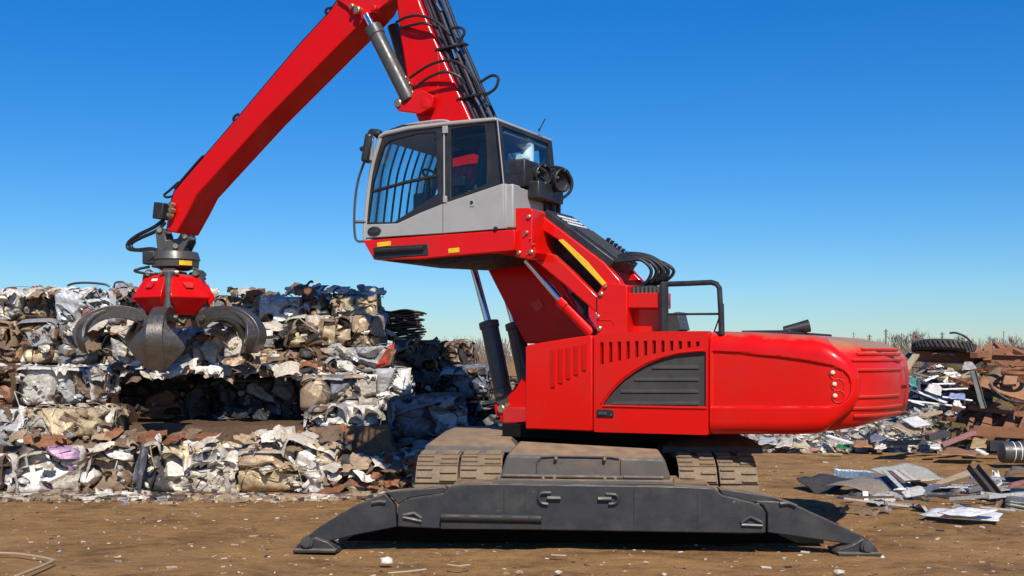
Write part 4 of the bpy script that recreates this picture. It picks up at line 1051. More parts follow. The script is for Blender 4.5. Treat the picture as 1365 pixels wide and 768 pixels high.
WHT = (.74, .69, .61); OFF = (.58, .51, .41); CRM = (.60, .47, .28); GRY = (.28, .27, .26); LGR = (.46, .45, .43); TAN = (.38, .27, .17)
BRN = (.19, .125, .08); RST = (.24, .10, .045); DRK = (.05, .047, .045); BLU = (.19, .205, .235); RED = (.50, .04, .03); DBL = (.05, .052, .062); SLV = (.60, .61, .60); MAU = (.42, .25, .38); GRN = (.10, .30, .22); PNK = (.45, .22, .18)

def pick(pal, rng):
    t = rng.random()*sum(w for _, w in pal)
    for c, w in pal:
        t -= w
        if t <= 0: return c
    return pal[-1][0]

def ridge(q): return np.abs((q % 1.0) - .5)*2 - .5

def skin(A, B, step, nseed, pal, rs, rng, big=(), amp=1.0, flow=0.2):
    """one pressed face of a bale: sheets that overlap like crushed plates. returns grid a,b,height,colour"""
    na, nb = max(8, int(A/step)), max(8, int(B/step))
    a, b = np.meshgrid(np.linspace(-A/2, A/2, na), np.linspace(-B/2, B/2, nb))
    wa = a.copy(); wb = b.copy()
    for _ in range(5):
        k = rs.normal(0, 7, 2); ph = rs.uniform(0, 6.28, 2); wa += .009*np.sin(a*k[0] + b*k[1] + ph[0]); wb += .009*np.sin(b*k[0] - a*k[1] + ph[1])
    S = []
    for i in range(nseed):
        S.append((rs.uniform(-A/2, A/2), rs.uniform(-B/2, B/2), rs.normal(flow, .55), rs.uniform(1.0, 2.6), float(np.exp(rs.normal(0, .5))), pick(pal, rng)))
    for (pa, pb, w, h, rot, cc, fo) in big:
        S.append((pa*A, (pb - .5)*B, rot, max(1.0, w/h), 1.0 + 2.6*h/.5, cc))
    D = []
    for (x, y, r, st, w, c) in S:
        dx, dy = wa - x, wb - y; u = dx*math.cos(r) + dy*math.sin(r); v = dy*math.cos(r) - dx*math.sin(r)
        D.append(np.sqrt((u/math.sqrt(st))**2 + (v*math.sqrt(st))**2)/w)
    D = np.array(D); order = np.argsort(D, axis=0); i1 = order[0]; d1 = np.take_along_axis(D, order[:1], 0)[0]; d2 = np.take_along_axis(D, order[1:2], 0)[0]
    H = np.zeros_like(a); Cc = np.zeros(a.shape + (3,))
    for i, (x, y, r, st, w, c) in enumerate(S):
        m = i1 == i
        if not m.any(): continue
        dx, dy = a - x, b - y
        h = rs.uniform(-.15, .06) + rs.normal(0, .16)*dx + rs.normal(-.14, .20)*dy
        for q in range(3):
            an = r + math.pi/2 + rs.normal(0, .6); fr = rs.uniform(2.0, 6.5); h = h + (rs.uniform(.004, .016) if rs.random_sample() < .65 else rs.uniform(.014, .034))*amp*ridge((dx*math.cos(an) + dy*math.sin(an) + .008*np.sin(dx*rs.uniform(6, 14) + i))*fr + rs.random())
        an = rs.uniform(0, 3.1); h = h + .006*amp*ridge((dx*math.cos(an) + dy*math.sin(an))*rs.uniform(8, 14) + .08*np.sin(dy*9 + i))
        f = rs.uniform(.80, 1.10)
        H[m] = np.clip(h, -.19, .11)[m]; Cc[m] = np.array(c)*f
    e = (d2 - d1)
    H -= .12*np.maximum(0, 1 - e/.035)
    H -= .13*(np.abs(2*a/A)**8 + np.abs(2*b/B)**8)*.6
    H += rs.normal(0, .0012, H.shape)
    return a, b, H, Cc

def bale(c, size, yaw, pal, seed, label, big=None, flow=.25, mat='scrap', dens=1.0, group='scrap bales in the stacked wall', name='scrap_bale', cat='scrap bale'):
    """c: centre of the base of the front face; size (w,d,h)"""
    rng = random.Random(seed); rs = np.random.RandomState(seed); w, d, h = size
    mb = MB(); dk = pick(pal, rng)
    bm = bmesh.new(); bmesh.ops.create_cube(bm, size=1); bmesh.ops.subdivide_edges(bm, edges=bm.edges, cuts=6, use_grid_fill=True)
    for v in bm.verts:
        q = Vector((v.co.x*(w - .42), v.co.y*(d - .42) + d/2, v.co.z*(h - .24) + h/2))
        v.co = q + noise.noise_vector(q*3 + Vector((seed, 0, 0)))*.03
    bm.verts.index_update(); mb.add([v.co.copy() for v in bm.verts], [tuple(v.index for v in f.verts) for f in bm.faces], (.035, .028, .024)); bm.free()
    def put(A, B, step, fn, big_=(), k=9.5):
        a, b, H, Cc = skin(A, B, step, max(5, int(A*B*k*dens)), pal, rs, rng, big_, 1.0, flow)
        nb, na = a.shape; base = len(mb.v)
        for j in range(nb):
            for i in range(na):
                p = fn(a[j, i], b[j, i], H[j, i]); mb.v.append((p[0], p[1], p[2])); q = Cc[j, i]; mb.c.append((float(q[0]), float(q[1]), float(q[2])))
        for j in range(nb-1):
            for i in range(na-1):
                t = base + j*na + i; mb.f.append([t, t+1, t+na+1, t+na])
    put(w, h, .019, lambda a, b, H: (a, -H, b + h/2), big or ())
    put(w, d, .034, lambda a, b, H: (a, b + d/2, h - .02 + H))
    put(d, h, .034, lambda a, b, H: (w/2 - .02 + H, a + d/2, b + h/2))
    put(d, h, .034, lambda a, b, H: (-w/2 + .02 - H, a + d/2, b + h/2))
    faces = [(Vector((0, -1, 0)), lambda a, b: Vector((a*w, -.03, h*(b+.5))), w*h, w, h), (Vector((0, 0, 1)), lambda a, b: Vector((a*w, d*(b+.5), h)), w*d, w, d),
             (Vector((1, 0, 0)), lambda a, b: Vector((w/2, d*(a+.5), h*(b+.5))), d*h, d, h)]
    for n, fn, area, fw, fh in faces:
        for (k, smin, smax, g) in ((3.5, .10, .30, (6, 5)), (6, .05, .14, (4, 3))):
            for i in range(int(area*k*dens)):
                pw = rng.uniform(smin, smax); ph = pw*rng.uniform(.3, .8)
                p = fn(rng.uniform(-.45, .45), rng.uniform(-.45, .45)) + n*rng.uniform(-.02, .03)
                nn = (n + Vector((rng.uniform(-1, 1), rng.uniform(-1, 1), rng.uniform(-1, 1)))*.5).normalized()
                crumple(mb, p, nn, pw, ph, pick(pal, rng), rng, .05*(pw/.3 + .3), .08*pw/.3, g[0], g[1], rng.gauss(flow, .5))
        for i in range(int(area*7)):
            p = fn(rng.uniform(-.45, .45), rng.uniform(-.45, .45)) + n*.02; L_ = rng.uniform(.15, .5)*min(1, fw)
            tdir = n.cross(Vector((0, 0, 1))); tdir = tdir.normalized() if tdir.length > .1 else Vector((1, 0, 0)); up_ = n.cross(tdir); a = rng.gauss(flow, .6); dd = tdir*math.cos(a) + up_*math.sin(a)
            mb.cur = tuple(v*.8 for v in pick(pal, rng)); mb.tube([p - dd*L_/2, p + n*rng.uniform(0, .03) + up_*rng.uniform(-.05, .05), p + dd*L_/2 - n*.03], rng.uniform(.004, .010), 5, smooth_path=3)
    o = mb.build(name, M[mat], None, 0, 18, fix=False)
    o.location = c; o.rotation_euler = (rng.uniform(-.05, .05), rng.uniform(-.045, .045), yaw + rng.uniform(-.09, .09))
    return tag(o, label, cat, group)

# wall of bales: image columns give x0..x1, y of top and bottom of the front face, and the distance of that face
W1 = [(WHT, 4), (OFF, 2), (BRN, 3), (GRY, .8), (TAN, 1.6), (RST, .8), (DRK, .8)]
W2 = [(WHT, 6), (LGR, 1.4), (OFF, 1), (GRY, .5), (BRN, 1.5), (DRK, .8), (RST, .4)]
SV = [(SLV, 4), (LGR, 2), (WHT, 1), (GRY, .6)]
TN = [(TAN, 3), (CRM, 2.5), (BRN, 2), (OFF, 1.5), (GRY, .7), (WHT, .7)]
MX = [(BRN, 2), (GRY, 1.3), (OFF, 2.4), (TAN, 1.6), (RST, .8), (WHT, 2.4), (DRK, .6)]
RS = [(RST, 3), (BRN, 3), (TAN, 1.5), (OFF, .6), (DRK, .8)]
CR = [(CRM, 4), (OFF, 1.6), (TAN, 1.4), (BRN, 1.8), (WHT, .8), (DRK, .5)]
DB = [(DBL, 3), (DRK, 2), (GRY, 1), (BRN, .9), (BLU, .5)]  # dark bluish mix, shade put into the sheet colours
DK = [(DRK, 3), (BRN, 1.3), (GRY, .8), (DBL, .6), (RST, .3)]  # near-black mix for shaded bales, the shade is in the colours
BG = [(BLU, 2.2), (GRY, 2), (DBL, 1), (DRK, 1.4), (BRN, .6), (LGR, .5)]
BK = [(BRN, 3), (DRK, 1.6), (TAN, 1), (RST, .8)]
bales = [
 # x0, x1, ytop, ybot, Y, depth, palette, yaw, label, big pieces
 (-8, 67, 379, 424, 20.2, .9, W1, .03, 'white and brown crushed bale on the far left of the top row', [(.22, .5, .5, .45, .3, BRN, .06), (-.2, .6, .5, .3, .2, WHT, .05)]),
 (70, 154, 382, 428, 20.0, .9, SV, -.05, 'smooth silvery sheet bale with a copper brown scrap on its face, in the top row', [(-.12, .55, .85, .5, .15, SLV, .05), (.22, .7, .45, .5, .5, SLV, .06), (.02, .38, .32, .26, -.4, PNK, .05), (.14, .15, .3, .2, .2, BLU, .03)]),
 (156, 212, 384, 430, 20.4, .9, MX, .06, 'mixed brown bale behind the left side of the red grab housing', None),
 (214, 282, 388, 432, 20.5, .9, TN, 0, 'tan bale mostly hidden behind the red grab housing', None),
 (282, 346, 390, 436, 20.2, .9, TN, -.05, 'tan and cream bale with dark ridges just right of the red grab housing', [(.0, .55, .5, .28, -.5, CRM, .04)]),
 (344, 402, 391, 436, 20.0, .8, W2, .05, 'white perforated metal bale in the top row above the dark blue gap', [(.0, .5, .5, .4, -.4, WHT, .05)]),
 (398, 440, 390, 424, 20.0, .8, W1, 0, 'small white and tan bale between the perforated white bale and the cream end bale', None),
 (438, 503, 389, 419, 19.8, .9, CR, -.08, 'cream bale with dark edge at the right end of the top row', [(-.1, .6, .5, .25, .2, CRM, .04)]),
 (-10, 22, 425, 482, 19.4, .9, [(TAN, 3), (RST, 1.5), (BRN, 1)], .02, 'rust tan bale cut by the left edge of the photo in the second row', [(0, .6, .5, .5, 0, (.42, .24, .12), .02)]),
 (22, 78, 426, 482, 19.5, .9, MX, -.05, 'grey bale with white folded sheets, second row, left of the grab', [(-.05, .6, .45, .25, .5, LGR, .06), (.0, .25, .55, .22, -.5, CRM, .05)]),
 (76, 130, 428, 486, 19.6, .9, MX, .05, 'brown bale with a long curved grey sheet, behind the leftmost grab tine', [(.0, .35, .7, .2, -.6, GRY, .04)]),
 (128, 214, 430, 494, 19.6, .9, W1, 0, 'pale bale with loose white sheets, seen through the left grab tine', [(-.1, .4, .6, .3, -.5, LGR, .06), (.2, .25, .45, .2, .2, WHT, .05)]),
 (212, 300, 434, 494, 19.7, .9, W2, -.03, 'white bale seen behind the front grab tine', [(.3, .3, .35, .2, .9, WHT, .03), (.1, .3, .4, .2, -.9, WHT, .03)]),
 (298, 366, 436, 494, 19.5, .9, TN, .04, 'tan bale with brown slats, seen under the rightmost grab tine', [(.1, .25, .8, .16, .5, TAN, .04), (-.2, .6, .3, .2, .3, WHT, .04)]),
 (346, 382, 426, 464, 19.9, .7, BG, 0, 'blue grey bale in the shaded gap beside the perforated white bale', None),
 (378, 468, 419, 459, 19.1, .9, CR, .04, 'cream car panel bale with a round hole', [(.0, .48, .95, .5, .12, CRM, .05), (-.12, .6, .35, .2, .1, (.12, .10, .08), .05)]),
 (466, 512, 416, 461, 19.3, .9, [(WHT, 2), (BRN, 2), (TAN, 2), (RST, 1)], -.05, 'small brown and white bale left of the stacked rusty sheets', None),
 (-8, 16, 483, 537, 18.0, .9, RS, 0, 'narrow rust brown bale at the left edge of the photo, third row', None),
 (13, 138, 484, 537, 18.1, 1.0, W2, .03, 'wide grey bale with crumpled white sheet, third row, under the left grab tine', [(-.18, .5, .75, .42, -.35, WHT, .07), (.05, .3, .6, .35, -.4, LGR, .07), (.32, .35, .5, .4, .7, BRN, .05)]),
 (134, 278, 494, 580, 20.1, .9, DK, .02, 'bale coloured dark for the shaded bay directly under the grab', None),
 (280, 408, 494, 580, 20.2, .9, DB, -.03, 'bale coloured dark blue for the shaded bay right of the grab', None),
 (352, 402, 464, 500, 19.0, .8, W1, .05, 'white bale with a brown lump below the cream car panel bale', [(-.1, .4, .35, .3, .4, WHT, .04)]),
 (398, 446, 459, 512, 18.8, .9, RS, 0, 'brown bale of tangled wire in the third row', [(.0, .5, .35, .3, .2, TAN, .04)]),
 (430, 524, 458, 494, 18.7, .9, [(LGR, 3), (GRY, 2), (OFF, 2), (TAN, 1), (BRN, .6)], -.05, 'grey bale with curved bumper sheets left of the bright red sheet', [(-.1, .55, .8, .25, .25, LGR, .05)]),
 (398, 502, 494, 545, 18.1, 1.0, W1, .02, 'white bale with a rounded brown lump and a blue strip, third row', [(.15, .5, .6, .3, .3, OFF, .05), (-.25, .7, .3, .3, .2, TAN, .06), (-.02, .75, .14, .35, .1, BLU, .02)]),
 (-8, 31, 540, 592, 17.3, .9, W2, .05, 'grey white bale at the left edge of the photo, fourth row', [(0, .5, .6, .5, .3, LGR, .06)]),
 (31, 150, 540, 580, 17.2, 1.0, CR, -.02, 'yellowish cream folded bale in the fourth row', [(-.1, .6, .7, .3, -.3, CRM, .06), (.28, .5, .6, .3, .3, CRM, .06)]),
 (402, 502, 536, 580, 17.9, 1.0, W1, .05, 'white car panel bale above the rust brown earth lump', [(.05, .55, .8, .45, .2, WHT, .06), (.0, .2, .6, .18, .05, (.16, .11, .08), .02)]),
 (498, 548, 486, 545, 18.3, .9, [(WHT, 2), (LGR, 2), (DRK, 1), ((.5, .5, .1), .3)], -.1, 'white and grey bale half in the shadow of the machine, below the red sheet', None),
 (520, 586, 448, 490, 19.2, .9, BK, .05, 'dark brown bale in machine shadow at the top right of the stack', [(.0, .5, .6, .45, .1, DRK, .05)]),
 (582, 624, 449, 489, 19.3, .9, BK, -.15, 'brown bale with a sunlit edge at the top right corner of the stack', [(.1, .5, .45, .45, .1, (.25, .17, .11), .05)]),
 (536, 590, 490, 532, 18.8, .9, DB, 0, 'bale coloured blue black for the middle of the shaded end of the stack', None),
 (586, 652, 486, 530, 18.9, .9, BG, -.08, 'blue grey dented bale at the shaded end, just left of the lift cylinder', [(.0, .6, .6, .4, 0, BLU, .05)]),
 (516, 626, 526, 580, 18.0, .9, BG, .05, 'blue grey bale of wrinkled sheet in shade, right end of the fourth row', [(-.1, .5, .75, .45, -.3, BLU, .09), (.22, .5, .6, .4, -.2, LGR, .08)]),
 (624, 676, 530, 590, 18.8, .9, DK, 0, 'bale coloured black for the deep shade behind the foot of the lift cylinder', None),
 (650, 708, 500, 546, 19.5, .8, DK, .06, 'scrap bale coloured dark for the shade between the two lift cylinders', None),
 (648, 708, 546, 594, 19.3, .9, DB, -.04, 'bale coloured blue black for the shade between the lift cylinder and the red housing', None),
 (-8, 17, 600, 657, 16.9, .9, W2, .0, 'light grey bale at the left edge of the photo, bottom row', None),
 (18, 104, 588, 656, 16.9, 1.0, [(WHT, 5), (OFF, 2), (GRY, 1), (MAU, .5), (RST, .5), (BRN, .6)], .04, 'white bale with torn mauve and orange scraps in the bottom row', [(.0, .35, .8, .4, .2, WHT, .07), (.32, .85, .20, .13, .1, MAU, .05)]),
 (102, 176, 594, 656, 17.0, 1.0, MX, -.04, 'brown mixed bale with a black slot on its right, bottom row', [(.1, .4, .3, .45, .9, TAN, .05)]),
 (182, 314, 590, 656, 16.8, 1.0, [(OFF, 3), (CRM, 2), (WHT, 2), (BRN, .5), (DRK, .5)], .02, 'smooth cream and white tank bale in the bottom row under the grab', [(.0, .5, 1.25, .72, .02, (.66, .58, .45), .05), (-.38, .35, .4, .5, .1, (.10, .09, .09), .04)]),
 (312, 448, 582, 657, 16.9, 1.0, [(OFF, 3), (TAN, 2), (CRM, 2), (WHT, 2), (BRN, 1)], -.03, 'folded cream and brown bale at the right end of the bottom row', [(-.15, .62, .8, .45, -.3, TAN, .08), (.22, .7, .55, .5, -.5, WHT, .07), (-.1, .3, .8, .3, 0, CRM, .06)]),
]
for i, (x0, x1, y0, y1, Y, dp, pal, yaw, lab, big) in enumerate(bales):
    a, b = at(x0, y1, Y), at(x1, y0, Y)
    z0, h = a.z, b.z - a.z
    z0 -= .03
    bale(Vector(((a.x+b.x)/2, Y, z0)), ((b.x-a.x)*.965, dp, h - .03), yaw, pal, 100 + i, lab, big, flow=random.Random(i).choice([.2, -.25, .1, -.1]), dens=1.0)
# hidden inner rows that carry the upper bales
hid = MB(); hid.cur = (.12, .07, .04)
def hbox(x0, x1, y0, y1, z0, z1):
    n = 10
    bm = bmesh.new(); bmesh.ops.create_cube(bm, size=1); bmesh.ops.subdivide_edges(bm, edges=bm.edges, cuts=n, use_grid_fill=True)
    for v in bm.verts:
        p = Vector((x0 + (v.co.x+.5)*(x1-x0), y0 + (v.co.y+.5)*(y1-y0), z0 + (v.co.z+.5)*(z1-z0)))
        v.co = p + noise.noise_vector(p*2)*.10
    bm.verts.index_update(); hid.add([v.co.copy() for v in bm.verts], [tuple(v.index for v in f.verts) for f in bm.faces]); bm.free()
hbox(at(-40, 0, 19).x, at(480, 0, 19).x, 18.2, 21.6, 0, .92)
hbox(at(-40, 0, 19).x, at(130, 0, 19).x, 18.9, 21.6, .9, 1.75)
hbox(at(420, 0, 19).x, at(500, 0, 19).x, 19.7, 21.6, .9, 1.80); hbox(at(120, 0, 19).x, at(430, 0, 19).x, 21.0, 21.8, .9, 1.70)
hbox(at(-40, 0, 20).x, at(500, 0, 20).x, 20.5, 21.4, 1.8, 2.75)
hbox(at(480, 0, 19).x, at(640, 0, 19).x, 19.2, 20.8, 0, 1.2)
hbox(at(500, 0, 19).x, at(640, 0, 19).x, 19.6, 20.9, 1.1, 1.9)
hbox(at(-40, 0, 17).x, at(130, 0, 17).x, 17.8, 18.9, 0, 1.2)
rng = random.Random(9)
for (x0, x1, y0, y1, Y, k, pal) in ((-8, 520, 484, 500, 18.7, 90, W1), (20, 460, 576, 596, 17.0, 90, RS + MX), (134, 400, 487, 494, 19.5, 60, W1), (-5, 510, 384, 394, 20.1, 90, MX), (500, 660, 560, 610, 18.2, 60, DK), (440, 660, 590, 635, 17.6, 60, MX), (436, 566, 612, 652, 16.75, 130, MX + RS), (-5, 520, 424, 470, 19.4, 60, MX)):
    for i in range(k):
        p = at(rng.uniform(x0, x1), rng.uniform(y0, y1), Y + rng.uniform(-.05, .35))
        w = rng.uniform(.12, .5)
        crumple(hid, p, (rng.uniform(-.5, .5), -.5, rng.uniform(.3, 1)), w, w*rng.uniform(.3, .8), pick(pal, rng), rng, .05, .05, 6, 5)
hd_ = hid.build('crushed_scrap', M['scrapdull'], None, 0, 22, fix=False); tag(hd_, 'crumpled loose scrap filling the gaps between the stacked bales', 'scrap', None, 'stuff')

# ------------------------------------------------------------------ single scraps
def sheet4(name, pts, colr, label, cat, mat='scrap', crum=.03, th=.012, n=10, seed=1, bend=0.0, group=None, holes=None):
    """a loose metal sheet between four corner points (world), slightly buckled"""
    P = [Vector(p) for p in pts]; nrm = (P[1]-P[0]).cross(P[3]-P[0]).normalized()
    mb = MB(); mb.cur = colr; V = []
    for j in range(n):
        for i in range(n):
            s, t = i/(n-1), j/(n-1)
            p = (P[0]*(1-s) + P[1]*s)*(1-t) + (P[3]*(1-s) + P[2]*s)*t
            sd_ = P[0].x*7.3 + P[0].z*11; f1 = s*1.3 + t*.6 + sd_; f2 = s*.9 - t*1.7 + sd_*1.7
            p = p + nrm*(crum*.55*(abs(f1 % 1 - .5)*2 - .5) + crum*.35*(abs(f2 % 1 - .5)*2 - .5) + crum*.35*noise.noise(Vector((s*3 + sd_, t*3, 2))) + bend*(4*s*(1-s)))
            p = p + (P[1]-P[0])*.02*noise.noise(Vector((t*4, seed, 0)))
            V.append(p)
    Fc = [(j*n+i, j*n+i+1, (j+1)*n+i+1, (j+1)*n+i) for j in range(n-1) for i in range(n-1)]
    if holes: Fc = [f for k, f in enumerate(Fc) if k not in holes]
    mb.add(V, Fc)
    o = mb.build(name, M[mat], None, 0, 25, fix=False)
    s = o.modifiers.new('thickness', 'SOLIDIFY'); s.thickness = th
    return tag(o, label, cat, group)

def beam(name, a, b, w, h, mat, label, cat, kind='box', roll=0, group=None, colr=None, bevel=.004):
    a, b = Vector(a), Vector(b); d = (b-a).normalized(); up = Vector((0, 0, 1)) if abs(d.z) < .9 else Vector((0, 1, 0))
    x = d.cross(up).normalized(); y = x.cross(d)
    X = x*math.cos(roll) + y*math.sin(roll); Y_ = y*math.cos(roll) - x*math.sin(roll)
    if kind == 'box': pr = [(-w/2, -h/2), (w/2, -h/2), (w/2, h/2), (-w/2, h/2)]
    elif kind == 'L': pr = [(-w/2, -h/2), (w/2, -h/2), (w/2, -h/2 + .015), (-w/2 + .015, -h/2 + .015), (-w/2 + .015, h/2), (-w/2, h/2)]
    elif kind == 'U': pr = [(-w/2, -h/2), (w/2, -h/2), (w/2, h/2), (w/2 - .018, h/2), (w/2 - .018, -h/2 + .018), (-w/2 + .018, -h/2 + .018), (-w/2 + .018, h/2), (-w/2, h/2)]
    else:
        t = .02; pr = [(-w/2, -h/2), (w/2, -h/2), (w/2, -h/2 + t), (t/2, -h/2 + t), (t/2, h/2 - t), (w/2, h/2 - t), (w/2, h/2), (-w/2, h/2), (-w/2, h/2 - t), (-t/2, h/2 - t), (-t/2, -h/2 + t), (-w/2, -h/2 + t)]
    mb = MB(); mb.cur = colr or (.3, .3, .3)
    k = 8; rings = []
    for i in range(k+1):
        c = a + (b-a)*(i/k) + X*.012*noise.noise(a*3 + Vector((i*.6, 0, 0))) + Y_*.012*noise.noise(b*3 + Vector((0, i*.6, 0)))
        rings.append([c + X*p + Y_*q for p, q in pr])
    mb.loft(rings)
    o = mb.build(name, M[mat], None, bevel, 25)
    return tag(o, label, cat, group)

def rod(name, pts, r, mat, label, cat, sp=0, group=None):
    mb = MB(); mb.tube(pts, r, 8, smooth_path=sp); return tag(mb.build(name, M[mat]), label, cat, group)

# red sheet and neighbours in the bale wall
sheet4('painted_sheet', [at(500, 489, 18.5), at(521, 483, 18.5), at(526, 457, 18.6), at(517, 462, 18.6)], (.62, .02, .015), 'bright red painted sheet wedged in the bale stack', 'metal sheet', crum=.06)
sheet4('painted_sheet', [at(500, 491, 18.55), at(520, 488, 18.45), at(528, 466, 18.5), at(520, 462, 18.5)], RST, 'rust brown sheet under the bright red sheet', 'metal sheet', crum=.06)
# stack of rusty sheets at the back end
st_ = empty('sheet_stack', at(530, 452, 20.3)); tag(st_, 'tall stack of thin rusty sheets with ragged ends behind the cream end bale', 'sheet stack')
rng = random.Random(4); base_ = at(530, 452, 20.3)
for k in range(15):
    zz = at(530, 452 - k*2.75, 20.3).z - base_.z; dx = rng.uniform(-.05, .05); w = .80 + rng.uniform(-.06, .06)
    mb = MB(); mb.cur = pick([(RST, 2), (BRN, 2), (DRK, 1)], rng); V = []; n = 9
    for j in range(n):
        for i in range(n):
            s, t = i/(n-1), j/(n-1)
            V.append((dx - w/2 + w*s + .02*rng.random(), -.1 + .8*t + .02*rng.random(), zz + .018*math.sin(s*9 + k) + .02*noise.noise(Vector((s*4, t*4, k)))))
    mb.add(V, [(j*n+i, j*n+i+1, (j+1)*n+i+1, (j+1)*n+i) for j in range(n-1) for i in range(n-1)])
    o = mb.build('sheet', M['scrapdull'], st_, 0, 25, fix=False); s = o.modifiers.new('t', 'SOLIDIFY'); s.thickness = .022
# rust brown lump
mb = MB(); mb.cur = (.26, .115, .045)
V = []; n = 26
a, b, c, d = at(430, 640, 16.95), at(545, 632, 17.2), at(520, 568, 17.8), at(438, 570, 17.8)
for j in range(n):
    for i in range(n):
        s, t = i/(n-1), j/(n-1); p = (a*(1-s) + b*s)*(1-t) + (d*(1-s) + c*s)*t
        e = (4*s*(1-s))**.5*(1-.5*t); p = p + Vector((0, -.16*e, .10*e)) + noise.noise_vector(Vector((s*6, t*4, 1)))*.07 + noise.noise_vector(Vector((s*14, t*9, 1)))*.03
        V.append(p)
mb.add(V, [(j*n+i, j*n+i+1, (j+1)*n+i+1, (j+1)*n+i) for j in range(n-1) for i in range(n-1)])
o = mb.build('crumpled_plate', M['scrapdull'], None, 0, 30, fix=False); s = o.modifiers.new('t', 'SOLIDIFY'); s.thickness = .02
tag(o, 'large crumpled rust orange plate below the white car panel bale', 'metal plate')
sheet4('metal_plate', [gp(509, 643, .02), gp(553, 642, .02), at(556, 620, 17.2), at(505, 621, 17.2)], (.22, .22, .23), 'flat grey plate leaning at the foot of the bale stack left of the track', 'metal plate', crum=.02)
sheet4('metal_sheet', [at(537, 622, 17.4), at(556, 630, 17.3), at(553, 604, 17.6), at(541, 602, 17.6)], WHT, 'bent white sheet standing behind the flat grey plate', 'metal sheet', crum=.07)
sheet4('foil_scrap', [gp(470, 644, .03), gp(503, 641, .03), at(514, 606, 17.2), at(484, 618, 17.2)], SLV, 'crumpled silver foil scrap beside the flat grey plate', 'metal scrap', 'silver', crum=.16, n=14)
sheet4('metal_plate', [at(586, 594, 17.2), at(604, 597, 17.0), at(640, 577, 17.6), at(618, 571, 17.9)], GRY, 'dusty grey plate leaning against the shaded bales behind the left track', 'metal plate', crum=.03)
sheet4('metal_sheet', [at(176, 640, 16.65), at(186, 655, 16.6), at(197, 600, 16.7), at(188, 590, 16.8)], (.09, .09, .10), 'black twisted sheet standing left of the smooth cream tank bale', 'metal sheet', crum=.08)
sheet4('metal_sheet', [at(126, 668, 16.4), at(152, 666, 16.4), at(150, 652, 16.7), at(128, 652, 16.7)], WHT, 'torn white sheet lying on the dirt in front of the brown mixed bale', 'metal sheet', crum=.09)
for (x0, y0, x1, y1, Y, lab, c) in ((330, 392, 352, 388, 20.0, 'rusty pipe end lying on top of the tan ridged bale', 'rustbeam'), (398, 390, 418, 387, 19.9, 'dark brown pipe on top of the small white and tan bale', 'rustbeam')):
    beam('pipe', at(x0, y0, Y), at(x1, y1, Y + .3), .10, .10, c, lab, 'pipe')
mb = MB(); p = at(411, 388, 19.7); mb.lathe(p - Vector((0, .1, 0)), (0, 1, .1), [(0, .06), (.02, .07), (.12, .065), (.13, .04)], 18); o = mb.build('tin_can', M['rustbeam'], None, 0); tag(o, 'round rusty can on top of the bale wall under a bent rod', 'can')
rod('bent_rod', [at(408, 384, 19.8), at(411, 378, 19.8), at(415, 375, 19.8), at(417, 377, 19.8)], .02, 'black', 'thin black bent rod sticking up above the round rusty can', 'rod', 4)
rod('bent_rod', [at(444, 391, 19.8), at(448, 385, 19.8), at(453, 384, 19.8)], .018, 'black', 'short dark hook standing on the cream end bale of the top row', 'rod', 3)
rod('bent_rod', [at(90, 381, 20), at(99, 378, 20), at(117, 377, 20), at(139, 379, 20), at(146, 382, 20)], .02, 'black', 'dark wire lying along the top of the silvery sheet bale', 'wire', 4)
rod('bent_rod', [at(152, 384, 20.2), at(154, 377, 20.2), at(164, 376, 20.2), at(172, 382, 20.2)], .016, 'black', 'looped wire rising from the top row beside the silvery sheet bale', 'wire', 4)

# ------------------------------------------------------------------ rubble along the foot of the wall and over the yard
rng = random.Random(77); mb = MB()
for i in range(4600):
    u = rng.random()
    if u < .30: x = rng.uniform(-8.2, -1.2); y = 16.55 - abs(rng.gauss(0, .30)) + .2; r = rng.uniform(.012, .05)*(1.6 if rng.random() < .12 else 1)
    else: x = rng.uniform(-8, 8); y = 10.2 + 12*rng.random()**1.5; r = rng.uniform(.004, .013)*(1.8 if rng.random() < .12 else 1)
    c = pick([(WHT, .7), (OFF, 2), (TAN, 4), (BRN, 4), (GRY, 1), (DRK, 1.5)], rng); mb.cur = c
    q = Vector((x, y, groundh(x, y) + r*.3)); a = rng.uniform(0, 6.28)
    rm = Matrix.Rotation(a, 3, 'Z') @ Matrix.Rotation(rng.uniform(-.4, .4), 3, 'X')
    e = rng.uniform(1, 3); 
    P = [q + rm @ Vector((sx*r*e*rng.uniform(.6, 1), sy*r*rng.uniform(.6, 1), sz*r*.6*rng.uniform(.3, 1))) for sx in (-1, 1) for sy in (-1, 1) for sz in (-1, 1)]
    mb.add(P, [(0,1,3,2),(4,6,7,5),(0,4,5,1),(2,3,7,6),(0,2,6,4),(1,5,7,3)])
o = mb.build('litter', M['scrapdull'], None, 0, 20); tag(o, 'pale chips and crumbs of scrap strewn over the dirt', 'litter', None, 'stuff')
rod('branch', [gp(-20, 737, .02), gp(20, 738, .015), gp(56, 743, .02), gp(72, 747, .02)], .012, 'wood', 'dry brown branch lying at the bottom left of the dirt yard', 'branch', 4)
rod('branch', [gp(72, 747, .04), gp(60, 753, .04), gp(40, 761, .04), gp(20, 769, .04)], .016, 'wood', 'thicker dry stick crossing the end of the brown branch, bottom left', 'branch', 4)
for k, (pts, lab) in enumerate((([(517, 764), (545, 762), (568, 759)], 'pale splinter of wood on the dirt in front of the stabiliser'), ([(597, 753), (612, 755), (626, 753)], 'short pale stick with a dark end in front of the step bar'), ([(735, 740), (755, 741)], 'tiny pale stick close under the middle of the stabiliser'))):
    rod('stick', [gp(x, y, .03) for x, y in pts], .010, 'wood', lab, 'stick')
